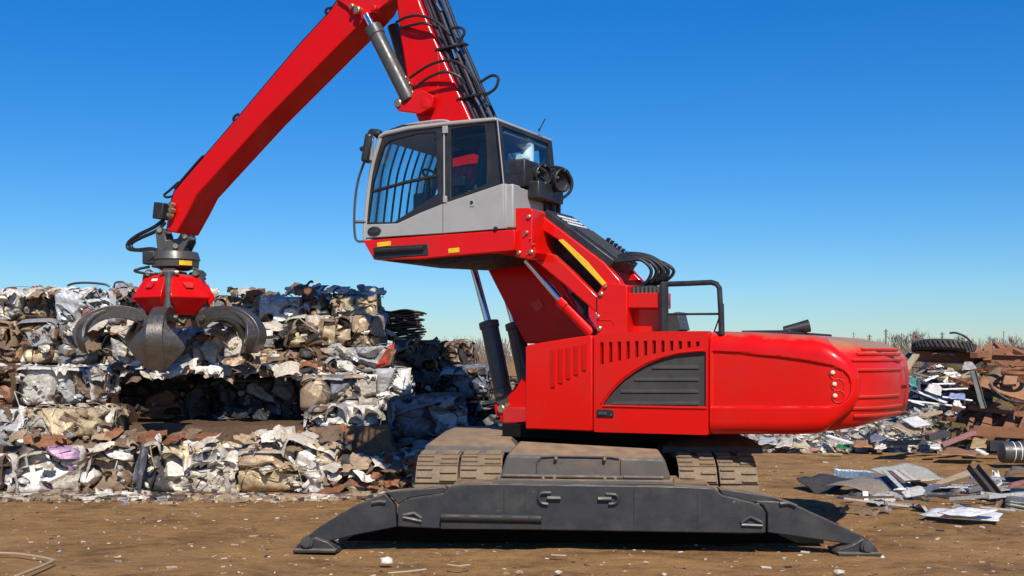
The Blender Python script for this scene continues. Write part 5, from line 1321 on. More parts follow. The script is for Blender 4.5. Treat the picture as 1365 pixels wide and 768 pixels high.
for (x, y, r, c, lab) in ((515, 751, .055, WHT, 'white stone on the dirt left of the middle of the stabiliser'), (692, 765, .03, TAN, 'small tan stone at the bottom edge of the photo'), (1118, 766, .045, OFF, 'off white stone at the bottom right below the stabiliser foot'), (744, 765, .03, OFF, 'small pale stone right of the small tan stone')):
    mb = MB(); mb.cur = c; p = gp(x, y); bm = bmesh.new(); bmesh.ops.create_icosphere(bm, subdivisions=2, radius=1)
    for v in bm.verts: v.co = Vector((v.co.x*1.3, v.co.y, v.co.z*.7))*r*(1 + .35*noise.noise(v.co*1.5 + Vector((x, 0, 0))))
    bm.verts.index_update(); mb.add([p + v.co + Vector((0, 0, r*.5)) for v in bm.verts], [tuple(v.index for v in f.verts) for f in bm.faces]); bm.free()
    tag(mb.build('stone', M['scrapdull'], None, 0, 40), lab, 'stone')
# ------------------------------------------------------------------ sheet pile on the right foreground
S4 = sheet4
S4('metal_sheet', [at(1157, 625, 18.3), at(1205, 640, 17.6), at(1263, 639, 17.8), at(1213, 616, 18.8)], (.40, .38, .32), 'large grey green sheet with small holes on top of the sheet pile', 'metal sheet', 'scrapdull', crum=.05, n=14, holes=[30, 32])
S4('metal_sheet', [at(1062, 636, 17.5), at(1093, 665, 16.9), at(1140, 640, 17.1), at(1100, 632, 17.9)], DRK, 'black sheet bent down at the left end of the sheet pile', 'metal sheet', 'scrapdull', crum=.07)
S4('metal_sheet', [at(1096, 646, 16.9), at(1178, 668, 16.3), at(1190, 655, 16.6), at(1146, 637, 17.3)], (.24, .20, .155), 'dull brown grey sheet curving over the left part of the sheet pile', 'metal sheet', 'scrapdull', crum=.03, bend=.08)
beam('gutter', at(1113, 631, 17.8), at(1166, 634, 17.8), .16, .12, 'silver', 'shiny pale blue metal gutter on the left of the sheet pile', 'gutter', 'U', colr=(.45, .55, .65))
fr_ = empty('window_frame', at(1180, 648, 17.0)); tag(fr_, 'dark blue framed window lying tilted in the sheet pile', 'window frame'); c0 = at(1180, 648, 17.0)
mb = MB(); mb.cur = (.03, .04, .09); mb.prism([at(1150, 640, 17.3) - c0, at(1190, 656, 16.9) - c0, at(1222, 652, 17.2) - c0, at(1192, 632, 17.6) - c0], (0, .02, -.03)); mb.build('pane', M['scrap'], fr_, .004)
for a, b, c in (((1175, 633, 17.4), (1198, 656, 16.8), LGR), ((1187, 632, 17.5), (1206, 648, 17.1), OFF), ((1196, 632, 17.5), (1216, 645, 17.1), OFF), ((1182, 633, 17.4), (1200, 648, 17.0), (.15, .10, .10))):
    mb = MB(); mb.cur = c; d = (at(*b)-at(*a)); n_ = Vector((.08, 0, 0)); p = at(*a) - c0 + Vector((0, -.03, .05)); mb.prism([p, p + d, p + d + n_, p + n_], (0, .02, .02)); mb.build('frame_bar', M['scrap'], fr_, .003)
S4('plastic_scrap', [at(1167, 646, 16.9), at(1178, 650, 16.8), at(1176, 640, 17.0), at(1170, 638, 17.0)], (.02, .13, .60), 'small vivid blue scrap on the dark window frame', 'scrap', crum=.08)
S4('metal_sheet', [at(1098, 672, 16.2), at(1155, 671, 16.1), at(1147, 654, 16.6), at(1110, 664, 16.5)], (.15, .11, .085), 'small brown triangular sheet under the left end of the sheet pile', 'metal sheet', 'scrapdull', crum=.02)
beam('board', at(1153, 656, 16.4), at(1157, 673, 16.1), .08, .03, 'white', 'short white board end standing beside the brown triangular sheet', 'board')
beam('plank', at(1242, 650, 17.0), at(1300, 627, 17.6), .14, .05, 'wood', 'pale wooden plank slanting up in the middle of the sheet pile', 'plank')
beam('metal_strip', at(1160, 660, 16.4), at(1243, 672, 16.0), .10, .02, 'rustbeam', 'long orange brown strip along the lower front of the sheet pile', 'metal strip')
for k, (a, b, w, lab) in enumerate((((1204, 667, 16.3), (1250, 647, 16.9), .10, 'grey bar rising to the right through the centre of the sheet pile'), ((1240, 648, 17.0), (1320, 649, 17.0), .09, 'straight light grey bar lying level at the centre of the sheet pile'), ((1235, 664, 16.4), (1315, 650, 16.8), .06, 'thin grey bar under the level light grey bar'), ((1208, 656, 16.7), (1262, 661, 16.4), .08, 'grey bar crossing under the wooden plank'), ((1288, 650, 17.1), (1306, 631, 17.5), .05, 'thin pale bar just left of the dark leaning beam'), ((1275, 636, 17.7), (1340, 638, 17.7), .06, 'pale grey strip at the back right of the sheet pile'))):
    beam('metal_bar', at(*a), at(*b), w, .05, 'silver', lab, 'metal bar', 'L' if k % 2 else 'box', colr=(.42, .43, .45))
S4('metal_sheet', [at(1260, 662, 16.4), at(1287, 668, 16.2), at(1290, 656, 16.7), at(1262, 659, 16.7)], (.24, .21, .13), 'small olive brown sheet scrap behind the white sheets', 'metal sheet', 'scrapdull', crum=.04)
S4('metal_sheet', [at(1288, 662, 16.5), at(1330, 680, 15.9), at(1340, 662, 16.6), at(1297, 645, 17.2)], (.14, .125, .11), 'dark brown grey sheet leaning behind the white sheets', 'metal sheet', 'scrapdull', crum=.03)
S4('metal_sheet', [at(1292, 648, 17.0), at(1345, 668, 16.4), at(1348, 645, 17.2), at(1330, 640, 17.5)], (.26, .245, .22), 'mid grey sheet behind the dark leaning beam', 'metal sheet', 'scrapdull', crum=.03)
S4('metal_sheet', [gp(1224, 686, .04), gp(1330, 694, .04), gp(1337, 684, .09), gp(1245, 676, .10)], (.66, .65, .64), 'flat white sheet lying on the dirt at the front of the sheet pile', 'metal sheet', 'scrapdull', crum=.03, n=12)
S4('metal_sheet', [gp(1250, 684, .10), gp(1292, 688, .10), gp(1330, 680, .16), gp(1275, 675, .16)], (.72, .71, .70), 'second white sheet lying on the flat white sheet', 'metal sheet', 'scrapdull', crum=.03)
beam('steel_beam', at(1297, 621, 16.4), at(1348, 687, 15.6), .17, .10, 'blackplastic', 'dark steel beam leaning diagonally across the right of the sheet pile', 'beam', 'U')
for k in range(6):
    z = k*5.0
    S4('cladding_sheet', [at(1340, 690 - z, 15.2), at(1420, 704 - z, 15.0), at(1420, 680 - z, 16.4), at(1343 + k, 676 - z, 16.3)], (.12, .125, .115) if k % 2 else (.17, .175, .16),
       ['bottom dark cladding sheet of the stack at the right edge', 'dark cladding sheet second from the bottom of the right edge stack', 'dark cladding sheet third from the bottom of the right edge stack', 'dark cladding sheet third from the top of the right edge stack', 'dark cladding sheet just under the top one of the right edge stack', 'top dark cladding sheet of the stack at the right edge'][k], 'cladding sheet', crum=.03, th=.05, group='cladding sheets stacked at the right edge')
S4('metal_strip', [at(1344, 650, 15.8), at(1400, 636, 16.2), at(1400, 628, 16.4), at(1346, 644, 16.0)], (.38, .16, .13), 'dull pink strip lying on the cladding stack at the right edge', 'metal strip', crum=.02)
S4('metal_sheet', [at(1322, 640, 18.5), at(1335, 640, 18.4), at(1330, 628, 18.7), at(1322, 628, 18.7)], WHT, 'small white upright scrap behind the dark leaning beam', 'metal sheet', 'scrapdull', crum=.08)
S4('metal_sheet', [at(1336, 632, 18.5), at(1400, 638, 18), at(1400, 622, 19), at(1350, 622, 19)], BRN, 'brown crumpled sheet behind the cladding stack', 'metal sheet', 'scrapdull', crum=.10)
rng = random.Random(55); cl = MB()
for i in range(45):
    p = gp(rng.uniform(1120, 1345), rng.uniform(652, 684)); p.z = rng.uniform(.02, .12)*(1 if p.y > 15.2 else .3)
    c = pick([(GRY, 2), (LGR, 2), (DRK, 2), (BRN, 2), (WHT, .8), (TAN, .8), (DBL, .6)], rng)
    if rng.random() < .5:
        w = rng.uniform(.10, .38); crumple(cl, p, (rng.uniform(-.5, .5), rng.uniform(-.8, .1), 1), w, w*rng.uniform(.25, .7), c, rng, .05, .02, 4, 4)
    else:
        a = rng.gauss(0, .5); d = Vector((math.cos(a), math.sin(a), rng.uniform(-.15, .25)))*rng.uniform(.12, .5); cl.cur = c; w = rng.uniform(.008, .025)
        cl.prism([p - d, p + d, p + d + Vector((0, 0, w*2)), p - d + Vector((0, 0, w*2))], (0, w, 0))
o = cl.build('sheet_offcuts', M['scrapdull'], None, 0, 22, fix=False); tag(o, 'small offcuts and strips tangled among the sheet pile on the right', 'offcuts', None, 'stuff')
# dark drum with pale bands
dr = empty('drum', at(1352, 603, 21.0)); tag(dr, 'dark grey drum with two pale bands lying at the right edge', 'drum')
mb = MB(); mb.lathe((-.25, 0, 0), (1, 0, -.02), [(0, .16), (.01, .19), (.05, .20), (1.2, .21)], 28); mb.build('body', M['steel'], dr)
for x in (-.06, .06):
    mb = MB(); mb.lathe((x, 0, 0), (1, 0, -.02), [(0, .206), (.014, .206)], 28); mb.build('band', M['white'], dr)

# ------------------------------------------------------------------ heap behind on the right
rng = random.Random(31); hp = MB()
def moundz(x, y):
    px = CX + x/y*F
    a = interp(px, [(960, .25), (1150, .45), (1200, .9), (1215, 1.55), (1240, 2.05), (1420, 2.15), (1700, 1.6)])
    t = (y - 24.2 + .4*noise.noise(Vector((x*.6, 2, 0))))/2.6; t = max(0, min(1, t)); t2 = max(0, min(1, (34-y)/4))
    return a*(t**.75)*t2 + .12*noise.noise(Vector((x*1.3, y*1.3, 4)))*t
n1_, n2_ = 120, 60; V = []
for j in range(n2_):
    for i in range(n1_):
        x = 3.5 + 15*i/(n1_-1); y = 24.0 + 10.2*j/(n2_-1); V.append((x, y, moundz(x, y) - .06))
hp.cur = (.07, .055, .045)
hp.add(V, [(j*n1_+i, j*n1_+i+1, (j+1)*n1_+i+1, (j+1)*n1_+i) for j in range(n2_-1) for i in range(n1_-1)])
PALW = [(WHT, 3), (OFF, 2.5), (LGR, 2), (GRY, 2), (TAN, 1.2), (BRN, 1.5), (DRK, 1.5), (GRN, .25), (BLU, .4), (PNK, .5)]
PALR = [(RST, 4), (BRN, 3), (TAN, 1), (DRK, 1.5), (GRY, .8)]
for i in range(2600):
    px = rng.uniform(985, 1420); y = 24.1 + abs(rng.gauss(0, 1.2)); x = (px-CX)/F*y; z = moundz(x, y)
    rusty = px > 1280 and z > .5
    c = pick(PALR if rusty else PALW, rng); p = Vector((x, y, z + rng.uniform(0, .05)))
    u = rng.random()
    if u < .55:
        w = rng.uniform(.10, .42); crumple(hp, p, (rng.uniform(-.7, .7), -.7, rng.uniform(.2, 1.2)), w, w*rng.uniform(.3, .8), c, rng, .04, .03, 4, 4)
    else:
        L_ = rng.uniform(.2, .9); a = rng.gauss(0, .35); d = Vector((math.cos(a), rng.uniform(-.3, .3), math.sin(a)))*L_/2
        hp.cur = c; w = rng.uniform(.01, .035)
        q = Vector((0, -.02, w*rng.uniform(.6, 2.5))); r_ = Vector((0, w, 0))
        hp.prism([p - d, p + d, p + d + q, p - d + q], r_)
for i in range(230):
    px = rng.uniform(1285, 1430); y = 23.9 + rng.uniform(0, 2.2); x = (px-CX)/F*y; z = max(.25, moundz(x, y)) + rng.uniform(-.1, .12); p = Vector((x, y, z)); c = tuple(q*rng.uniform(.6, 1.15) for q in pick([(RST, 4), (BRN, 3), (DRK, 1)], rng))
    if rng.random() < .6:
        a = rng.gauss(0, .45); d = Vector((math.cos(a), rng.uniform(-.4, .4), math.sin(a)))*rng.uniform(.3, .8); hp.cur = c; w = rng.uniform(.03, .08)
        hp.prism([p - d, p + d, p + d + Vector((0, -.02, w*1.6)), p - d + Vector((0, -.02, w*1.6))], (0, w, 0))
    else:
        w = rng.uniform(.3, .7); crumple(hp, p, (rng.uniform(-.6, .6), -.8, rng.uniform(.1, 1)), w, w*rng.uniform(.3, .7), c, rng, .05, .02, 4, 4)
o = hp.build('scrap_heap', M['scrapdull'], None, 0, 22, fix=False); tag(o, 'low heap of mixed broken scrap and sheet cuttings behind the red tail', 'scrap heap', None, 'stuff')
Yh = 24.2
BM = beam
BM('steel_beam', at(1222, 476, 24.6), at(1372, 481, 24.2), .22, .24, 'rustbeam', 'long rusty beam lying level across the top of the heap', 'beam', 'I')
BM('steel_beam', at(1316, 482, 24.0), at(1318, 461, 24.3), .16, .10, 'rustbeam', 'short upright rusty post on the long level beam', 'beam')
BM('steel_beam', at(1298, 474, 23.9), at(1345, 466, 24.8), .18, .12, 'rustbeam', 'rusty beam piece lying above the right part of the long level beam', 'beam')
BM('steel_beam', at(1297, 462, 24.4), at(1313, 477, 24.0), .2, .05, 'rustbeam', 'dark rusty bar sloping down right of the tyre', 'beam')
BM('steel_beam', at(1328, 458, 25.0), at(1352, 480, 24.4), .16, .08, 'rustbeam', 'rusty bar sloping down to the right near the top right of the heap', 'beam')
BM('steel_beam', at(1343, 463, 25.2), at(1385, 482, 24.4), .2, .10, 'rustbeam', 'rusty bar at the right edge near the top of the heap', 'beam')
S4('rusty_plate', [at(1303, 513, 23.6), at(1372, 535, 23.2), at(1372, 512, 23.9), at(1310, 500, 24.1)], (.36, .17, .08), 'wide orange brown plate on the right of the heap', 'metal plate', 'scrapdull', crum=.03, th=.03)
S4('rusty_plate', [at(1303, 510, 23.9), at(1342, 514, 23.7), at(1350, 494, 24.1), at(1322, 492, 24.3)], (.24, .15, .09), 'brown curved plate above the wide orange brown plate', 'metal plate', 'scrapdull', crum=.05, th=.03, bend=.06)
S4('rusty_plate', [at(1336, 513, 23.5), at(1354, 514, 23.4), at(1358, 496, 23.7), at(1340, 496, 23.7)], (.34, .17, .09), 'small square rusty plate on the brown curved plate', 'metal plate', 'scrapdull', crum=.03, th=.03)
rod('steel_hoop', [at(1337, 497, 23.4), at(1340, 493, 23.6), at(1358, 492, 23.9), at(1374, 494, 23.6), at(1370, 498, 23.2), at(1350, 498, 23.2), at(1337, 497, 23.4)], .05, 'rustbeam', 'rusty hoop lying on the small square plate at the right edge', 'hoop', 5)
BM('steel_beam', at(1297, 494, 23.4), at(1311, 544, 22.9), .11, .06, 'steel', 'thin grey bar leaning steeply against the heap left of the orange plate', 'bar', 'L')
BM('steel_beam', at(1281, 496, 24.0), at(1315, 479, 24.2), .2, .06, 'steel', 'grey brown bar under the long level beam', 'bar')
BM('steel_beam', at(1327, 482, 23.8), at(1343, 490, 23.6), .10, .06, 'rustbeam', 'short rusty strut under the right of the long level beam', 'beam')
BM('steel_beam', at(1346, 488, 23.7), at(1358, 481, 23.9), .10, .06, 'rustbeam', 'short rusty strut pointing up to the right at the right edge', 'beam')
rod('bent_rod', [at(1319, 512, 23.2), at(1324, 519, 23.1), at(1340, 531, 23.0), at(1355, 536, 22.9), at(1375, 538, 22.8)], .03, 'undark', 'dark bent rod lying over the wide orange brown plate', 'rod', 4)
# ladder-like rusty frame
lf = empty('rusty_grating', at(1330, 575, 23.6)); tag(lf, 'rusty welded frame with cross plates lying low on the right of the heap', 'steel frame'); c0 = at(1330, 575, 23.6)
def fb(a, b, w, h):
    a, b = at(*a) - c0, at(*b) - c0; d = (b-a).normalized(); x = d.cross(Vector((0, 0, 1))).normalized(); y = x.cross(d); mb = MB()
    mb.loft([[p + x*sx*w/2 + y*sy*h/2 for sx, sy in ((-1,-1),(1,-1),(1,1),(-1,1))] for p in (a, b)]); mb.build('frame_bar', M['rustbeam'], lf, .006)
fb((1292, 574, 23.4), (1372, 578, 23.0), .08, .22); fb((1292, 543, 24.4), (1372, 554, 24.2), .10, .10); fb((1290, 578, 23.5), (1296, 558, 24.0), .10, .05)
for x, y0, y1 in ((1315, 570, 549), (1345, 571, 551), (1365, 573, 553)):
    mb = MB(); a, b, c, d = at(x - 9, y0, 23.4) - c0, at(x + 7, y0 + 1, 23.35) - c0, at(x + 8, y1 + 1, 24.2) - c0, at(x, y1, 24.2) - c0; mb.prism([a, b, c, d], (0, .02, -.03)); mb.build('cross_plate', M['rustbeam'], lf, .004)
for x in (1323, 1305): fb((x, 581, 23.3), (x, 569, 23.3), .03, .08)
# tyre
ty = empty('truck_tyre', at(1258, 465, 24.6)); tag(ty, 'worn black truck tyre lying flat on top of the heap', 'tyre')
mb = MB(); mb.lathe((0, 0, -.10), (0, 0, 1), [(0, .40), (.0, .58), (.03, .64), (.19, .64), (.22, .58), (.22, .40), (.16, .36), (.06, .36), (0, .40)], 48); mb.build('tyre_body', M['tyre'], ty)
for k in range(40):
    a = 2*math.pi*k/40; c = Vector((math.cos(a)*.645, math.sin(a)*.645, .01)); mb = MB(); mb.box(c, (.05, .05, .19), Matrix.Rotation(a, 3, 'Z') @ Matrix.Rotation(R(35), 3, 'X')); mb.build('tread_block', M['tyre'], ty, .004)
ty.rotation_euler = (R(-8), R(6), 0)
rod('bent_rod', [at(1266, 444, 24.8), at(1275, 444, 24.7), at(1287, 449, 24.6), at(1295, 457, 24.4)], .022, 'undark', 'long thin dark rod curving up above the tyre', 'rod', 5)
S4('metal_plate', [at(1288, 470, 24.0), at(1295, 470, 24.0), at(1292, 455, 24.2), at(1286, 454, 24.2)], DRK, 'dark upright plate right of the tyre', 'metal plate', crum=.06)
S4('metal_sheet', [at(1280, 466, 24.2), at(1287, 468, 24.1), at(1286, 456, 24.3), at(1281, 458, 24.3)], LGR, 'small pale crumpled sheet between the tyre and the dark upright plate', 'metal sheet', crum=.10)
BM('plank', at(1207, 494, 23.0), at(1221, 473, 23.4), .14, .05, 'wood', 'pale wooden board leaning beside the red tail', 'plank')
S4('rusty_plate', [at(1195, 478, 25.0), at(1216, 480, 24.6), at(1222, 472, 25.0), at(1195, 468, 25.4)], (.17, .125, .09), 'brown plate behind the pale wooden board', 'metal plate', 'scrapdull', crum=.04)
S4('metal_sheet', [at(1240, 474, 24.2), at(1272, 475, 24.1), at(1276, 466, 24.5), at(1252, 467, 24.5)], (.21, .16, .12), 'brown curved sheet right under the tyre', 'metal sheet', 'scrapdull', crum=.05, bend=.06)
S4('metal_sheet', [at(1281, 494, 23.7), at(1302, 491, 23.6), at(1296, 482, 23.9), at(1286, 482, 23.9)], (.42, .39, .34), 'pale grey square sheet under the long level beam', 'metal sheet', crum=.03)
S4('metal_sheet', [at(1211, 511, 23.0), at(1223, 518, 22.9), at(1222, 504, 23.2), at(1214, 502, 23.3)], (.08, .30, .25), 'teal green sheet standing beside the red tail', 'metal sheet', crum=.04)
S4('metal_sheet', [at(1222, 520, 22.9), at(1227, 521, 22.9), at(1227, 505, 23.1), at(1223, 504, 23.1)], (.07, .07, .08), 'narrow dark panel right of the teal green sheet', 'metal sheet', crum=.02)
for k, (a, b, w, lab) in enumerate((((1206, 516, 23.2), (1262, 537, 22.8), .20, 'widest white slat running down right beside the red tail'), ((1206, 533, 23.1), (1287, 543, 22.7), .12, 'long level white slat below the widest white slat'), ((1215, 535, 23.0), (1232, 540, 22.9), .08, 'short white slat under the long level white slat'), ((1256, 529, 23.0), (1296, 534, 22.9), .07, 'thin bluish white slat at the right end of the white slats'), ((1232, 508, 23.4), (1250, 501, 23.5), .08, 'short white slat rising right above the white square sheet'), ((1242, 512, 23.2), (1272, 511, 23.3), .07, 'short pale slat above the crossed white slats'), ((1256, 519, 23.1), (1290, 518, 23.0), .06, 'pale slat pointing right in the dark hollow of the heap'))):
    beam('slat', at(*a), at(*b), w, .03, 'white', lab, 'slat', group='white slats in the heap')
S4('metal_sheet', [at(1232, 520, 22.9), at(1254, 528, 22.7), at(1256, 515, 23.0), at(1240, 511, 23.2)], WHT, 'white square sheet lying on the slats', 'metal sheet', crum=.05)
S4('metal_sheet', [at(1270, 540, 22.7), at(1285, 544, 22.6), at(1279, 534, 22.8), at(1272, 533, 22.8)], WHT, 'small white triangle of sheet at the right end of the slats', 'metal sheet', crum=.05)
S4('metal_sheet', [at(1264, 531, 22.9), at(1287, 532, 22.8), at(1286, 524, 23.1), at(1266, 524, 23.1)], (.28, .33, .52), 'bluish sheet right of the white square sheet', 'metal sheet', crum=.05)
S4('metal_sheet', [at(1202, 558, 22.2), at(1220, 569, 21.9), at(1241, 566, 22.2), at(1228, 553, 22.6)], (.74, .73, .68), 'cream white square board lying at the foot of the red tail', 'board', crum=.02, th=.03)
S4('cardboard_sheet', [at(1186, 568, 22.0), at(1222, 580, 21.8), at(1230, 572, 22.2), at(1200, 562, 22.4)], (.40, .29, .18), 'tan cardboard sheet under the cream white board', 'cardboard', crum=.04)
beam('board', at(1228, 556, 22.4), at(1251, 549, 22.8), .2, .05, 'wood', 'short grey brown board propped above the cream white board', 'board')
beam('steel_beam', at(1254, 594, 22.4), at(1298, 577, 22.8), .14, .07, 'scrapdull', 'faded pink red bar lying across the foot of the heap', 'bar', colr=(.34, .17, .16))
beam('pipe', at(1182, 591, 22.6), at(1234, 589, 22.6), .10, .10, 'steel', 'level grey pipe at the foot of the heap', 'pipe')
beam('pipe', at(1236, 584, 22.7), at(1264, 578, 22.9), .14, .12, 'steel', 'thicker grey pipe pointing right at the foot of the heap', 'pipe')
S4('board', [at(1240, 596, 22.0), at(1254, 597, 22.0), at(1253, 591, 22.3), at(1241, 592, 22.3)], WHT, 'bright white block lying left of the faded pink bar', 'board', crum=.02, th=.06)
S4('cardboard_sheet', [at(1293, 597, 22.3), at(1315, 597, 22.3), at(1316, 585, 22.7), at(1297, 583, 22.8)], (.44, .30, .15), 'yellowish brown board standing right of the faded pink bar', 'board', crum=.03)
S4('cardboard_sheet', [at(1250, 605, 21.7), at(1300, 608, 21.5), at(1305, 600, 22.0), at(1262, 596, 22.2)], (.34, .17, .08), 'rust brown sheet lying flat on the dirt below the heap', 'metal sheet', crum=.05)
beam('board', at(1302, 600, 22.0), at(1315, 606, 21.8), .12, .04, 'white', 'small white board end left of the dark drum', 'board')
mb = MB(); beam('log', at(1317, 594, 22.4), at(1337, 594, 22.4), .2, .2, 'undark', 'dark burnt log piece left of the dark drum', 'log')
# things under the tail
BM2 = beam
S4('metal_sheet', [at(1010, 592, 24.0), at(1036, 592, 24.0), at(1034, 583, 24.4), at(1012, 582, 24.5)], LGR, 'pale grey car panel just right of the right track', 'metal panel', crum=.05)
S4('metal_sheet', [at(1033, 596, 23.8), at(1056, 595, 23.8), at(1057, 580, 24.4), at(1042, 584, 24.4)], OFF, 'pale beige bent sheet under the red tail', 'metal sheet', crum=.06)
S4('metal_sheet', [at(1057, 595, 23.8), at(1080, 599, 23.6), at(1070, 590, 24.0), at(1057, 590, 24.0)], CRM, 'flat cream strip of sheet right of the pale beige bent sheet', 'metal sheet', crum=.04)
beam('slat', at(1103, 581, 24.0), at(1135, 591, 23.6), .14, .04, 'white', 'white slat sloping down to the right under the red tail', 'slat')
S4('metal_sheet', [at(1113, 597, 23.6), at(1136, 599, 23.5), at(1132, 593, 23.8), at(1116, 593, 23.8)], (.03, .20, .08), 'dark green scrap under the red tail', 'metal scrap', crum=.05)
S4('cardboard_sheet', [at(1137, 596, 23.6), at(1164, 596, 23.5), at(1160, 587, 24.0), at(1140, 586, 24.1)], (.42, .20, .08), 'orange brown sheet under the right end of the red tail', 'metal sheet', crum=.05)
S4('metal_sheet', [at(1160, 590, 23.6), at(1182, 585, 23.6), at(1170, 577, 24.1), at(1160, 580, 24.1)], (.20, .21, .25), 'slate grey sheet under the right end of the red tail', 'metal sheet', crum=.04)
S4('metal_sheet', [at(1165, 598, 23.4), at(1182, 598, 23.4), at(1180, 592, 23.7), at(1168, 593, 23.7)], WHT, 'white crumpled scrap below the slate grey sheet', 'metal scrap', crum=.08)
beam('stick', gp(1095, 605, .03), gp(1123, 605.5, .03), .06, .03, 'wood', 'pale stick lying on the open dirt behind the machine', 'stick')

# ------------------------------------------------------------------ far bare trees and poles along the horizon
rng = random.Random(12); tw_ = MB(); tw_.cur = (1, 1, 1)
def bush(x, y, h, n):
    for i in range(n):
        a = rng.uniform(0, 6.28); l = rng.uniform(0, .75)*h; bx_ = rng.gauss(0, .22)*h
        p = Vector((x + bx_, y + rng.gauss(0, .2)*h, rng.uniform(0, .5)*h)); d = Vector((rng.uniform(-.45, .45), rng.uniform(-.3, .3), 1)).normalized()
        q = p + d*min(l + .3, h - p.z); r = rng.uniform(.02, .06)
        tw_.tube([p, (p+q)/2 + Vector((rng.uniform(-.1, .1), 0, 0)), q], r, 3, cap=False, r2=r*.5)
for i in range(260):
    px = rng.uniform(1120, 1420) if i < 225 else rng.uniform(590, 680); y = rng.uniform(120, 190)
    h = EYE + (rng.uniform(8, 24)*(1 if px > 1000 else 1.15))/F*y
    bush((px-CX)/F*y, y, h, 26)
o = tw_.build('bare_thicket', M['twig'], None, 0, 0, fix=False); tag(o, 'far thicket of bare leafless bushes along the horizon', 'thicket', None, 'stuff')
def tree(px, Y, ytop, sp, lab):
    b = gp(px, HZ + EYE*F/Y); h = EYE + (HZ-ytop)/F*Y; root = empty('bare_tree', b); tag(root, lab, 'tree', 'bare trees beyond the heap'); r = random.Random(px)
    mb = MB(); mb.tube([(0, 0, 0), (.05, 0, h*.5), (0, .03, h*.96)], .09, 6, r2=.02); mb.build('trunk', M['twig'], root)
    mb = MB()
    def br(p, d, L_, r_, k):
        q = p + d*L_; mb.tube([p, (p+q)/2 + Vector((r.uniform(-.08, .08)*L_, 0, 0)), q], r_, 4, cap=False, r2=r_*.5)
        if k:
            for i in range(3): br(p + d*L_*r.uniform(.4, 1), (d + Vector((r.uniform(-.8, .8), r.uniform(-.6, .6), r.uniform(-.1, .6)))).normalized(), L_*.55, r_*.6, k-1)
    for i in range(12):
        z = h*r.uniform(.35, .92); br(Vector((0, 0, z)), Vector((r.uniform(-1, 1)*sp, r.uniform(-.6, .6)*sp, 1)).normalized(), (h - z)*.7 + .25, .035, 2)
    mb.build('crown', M['twig'], root, 0, 0, fix=False)
for t in ((1222, 112, 447, .5, 'bare forked tree directly above the pale wooden board'), (1193, 140, 449, .7, 'bare tree just above the right end of the red tail'), (1231, 118, 449, .9, 'spreading reddish bare tree left of the tyre'), (1280, 130, 452, .8, 'bare tree behind the curved thin rod'), (1323, 140, 453, .8, 'bare tree above the upright rusty post'), (1351, 135, 452, .8, 'bare tree near the right edge of the photo'), (1205, 125, 450, .7, 'slim bare tree between two poles left of the wooden board'), (632, 130, 458, .9, 'lone bare tree seen left of the lift cylinder')):
    tree(*t)
for px, ytop, Y, lab in ((1138, 443, 160, 'thin pole left of the other poles, above the red tail'), (1159, 446, 160, 'short dark pole second from the left above the red tail'), (1181, 439, 150, 'tallest dark pole above the end of the red tail'), (1202, 444, 150, 'thin pole between the tallest pole and the forked tree'), (1218, 443, 100, 'straight pale post rising behind the pale wooden board'), (1256, 443, 150, 'thick dark pole right behind the tyre'), (1338, 441, 170, 'very thin mast near the right edge of the photo')):
    h = EYE + (HZ-ytop)/F*Y; root = empty('utility_pole', ((px-CX)/F*Y, Y, 0)); tag(root, lab, 'pole', 'poles on the horizon')
    w = .05 if 'thin' in lab else .12
    mb = MB(); mb.tube([(0, 0, 0), (0, 0, h)], w*1.2, 8, r2=w*.8); mb.build('shaft', M['twig'], root)
    mb = MB(); mb.box((0, 0, h - .25), (w*5, w*1.2, .12)); mb.box((0, 0, h - .65), (w*4, w*1.2, .10)); mb.build('crossarm', M['twig'], root)

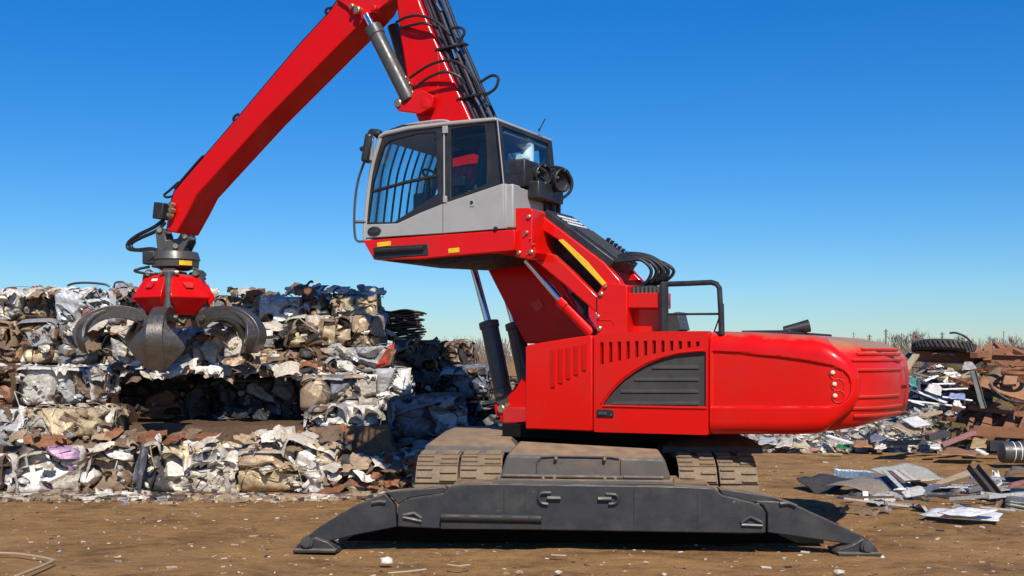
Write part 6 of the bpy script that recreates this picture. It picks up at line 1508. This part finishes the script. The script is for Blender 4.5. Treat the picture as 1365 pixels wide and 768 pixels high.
# ================================================================== light, sky, camera
EL, AZ = R(45), R(11)                  # sun behind the camera, a little to the right
sd = Vector((math.sin(AZ)*math.cos(EL), -math.cos(AZ)*math.cos(EL), math.sin(EL)))
sun = bpy.data.lights.new('sun', 'SUN'); sun.energy = 5.0; sun.angle = R(.53); sun.color = (1, .94, .84)
so = bpy.data.objects.new('sun', sun); col.objects.link(so); so.rotation_euler = (-sd).to_track_quat('-Z', 'Y').to_euler(); so.location = (5, -10, 20)
w = bpy.data.worlds.new('World'); scene.world = w; w.use_nodes = True; nt = w.node_tree; N = nt.nodes; L = nt.links
bg = N['Background']; sky = N.new('ShaderNodeTexSky'); sky.sky_type = 'NISHITA'; sky.sun_disc = False; sky.sun_elevation = EL; sky.sun_rotation = math.atan2(sd.x, sd.y)
sky.altitude = 0; sky.air_density = 1.0; sky.dust_density = .1; sky.ozone_density = 3.5
hs = N.new('ShaderNodeHueSaturation'); hs.inputs['Saturation'].default_value = 1.33; hs.inputs['Hue'].default_value = .5
L.new(sky.outputs[0], hs.inputs['Color']); tn = N.new('ShaderNodeMix'); tn.data_type = 'RGBA'; tn.blend_type = 'MULTIPLY'; tn.inputs[0].default_value = 1
tcw = N.new('ShaderNodeTexCoord'); sxw = N.new('ShaderNodeSeparateXYZ'); L.new(tcw.outputs['Generated'], sxw.inputs[0])
crw = N.new('ShaderNodeValToRGB'); ew = crw.color_ramp.elements; ew[0].position = 0; ew[0].color = (.66, .83, 1.08, 1); ew[1].position = .34; ew[1].color = (.22, .90, 1.30, 1); L.new(sxw.outputs['Z'], crw.inputs[0]); L.new(crw.outputs[0], tn.inputs[7])
L.new(hs.outputs[0], tn.inputs[6]); L.new(tn.outputs[2], bg.inputs[0]); bg.inputs[1].default_value = .09
cam = bpy.data.cameras.new('camera'); co = bpy.data.objects.new('camera', cam); col.objects.link(co); scene.camera = co
co.location = (0, 0, EYE); co.rotation_euler = (R(90), 0, 0); cam.sensor_width = 36; cam.lens = 36*F/1365; cam.shift_y = (HZ-384)/1365; cam.clip_end = 4000; cam.clip_start = .1
scene.view_settings.view_transform = 'Standard'; scene.view_settings.look = 'None'; scene.view_settings.exposure = .13; scene.view_settings.gamma = 1
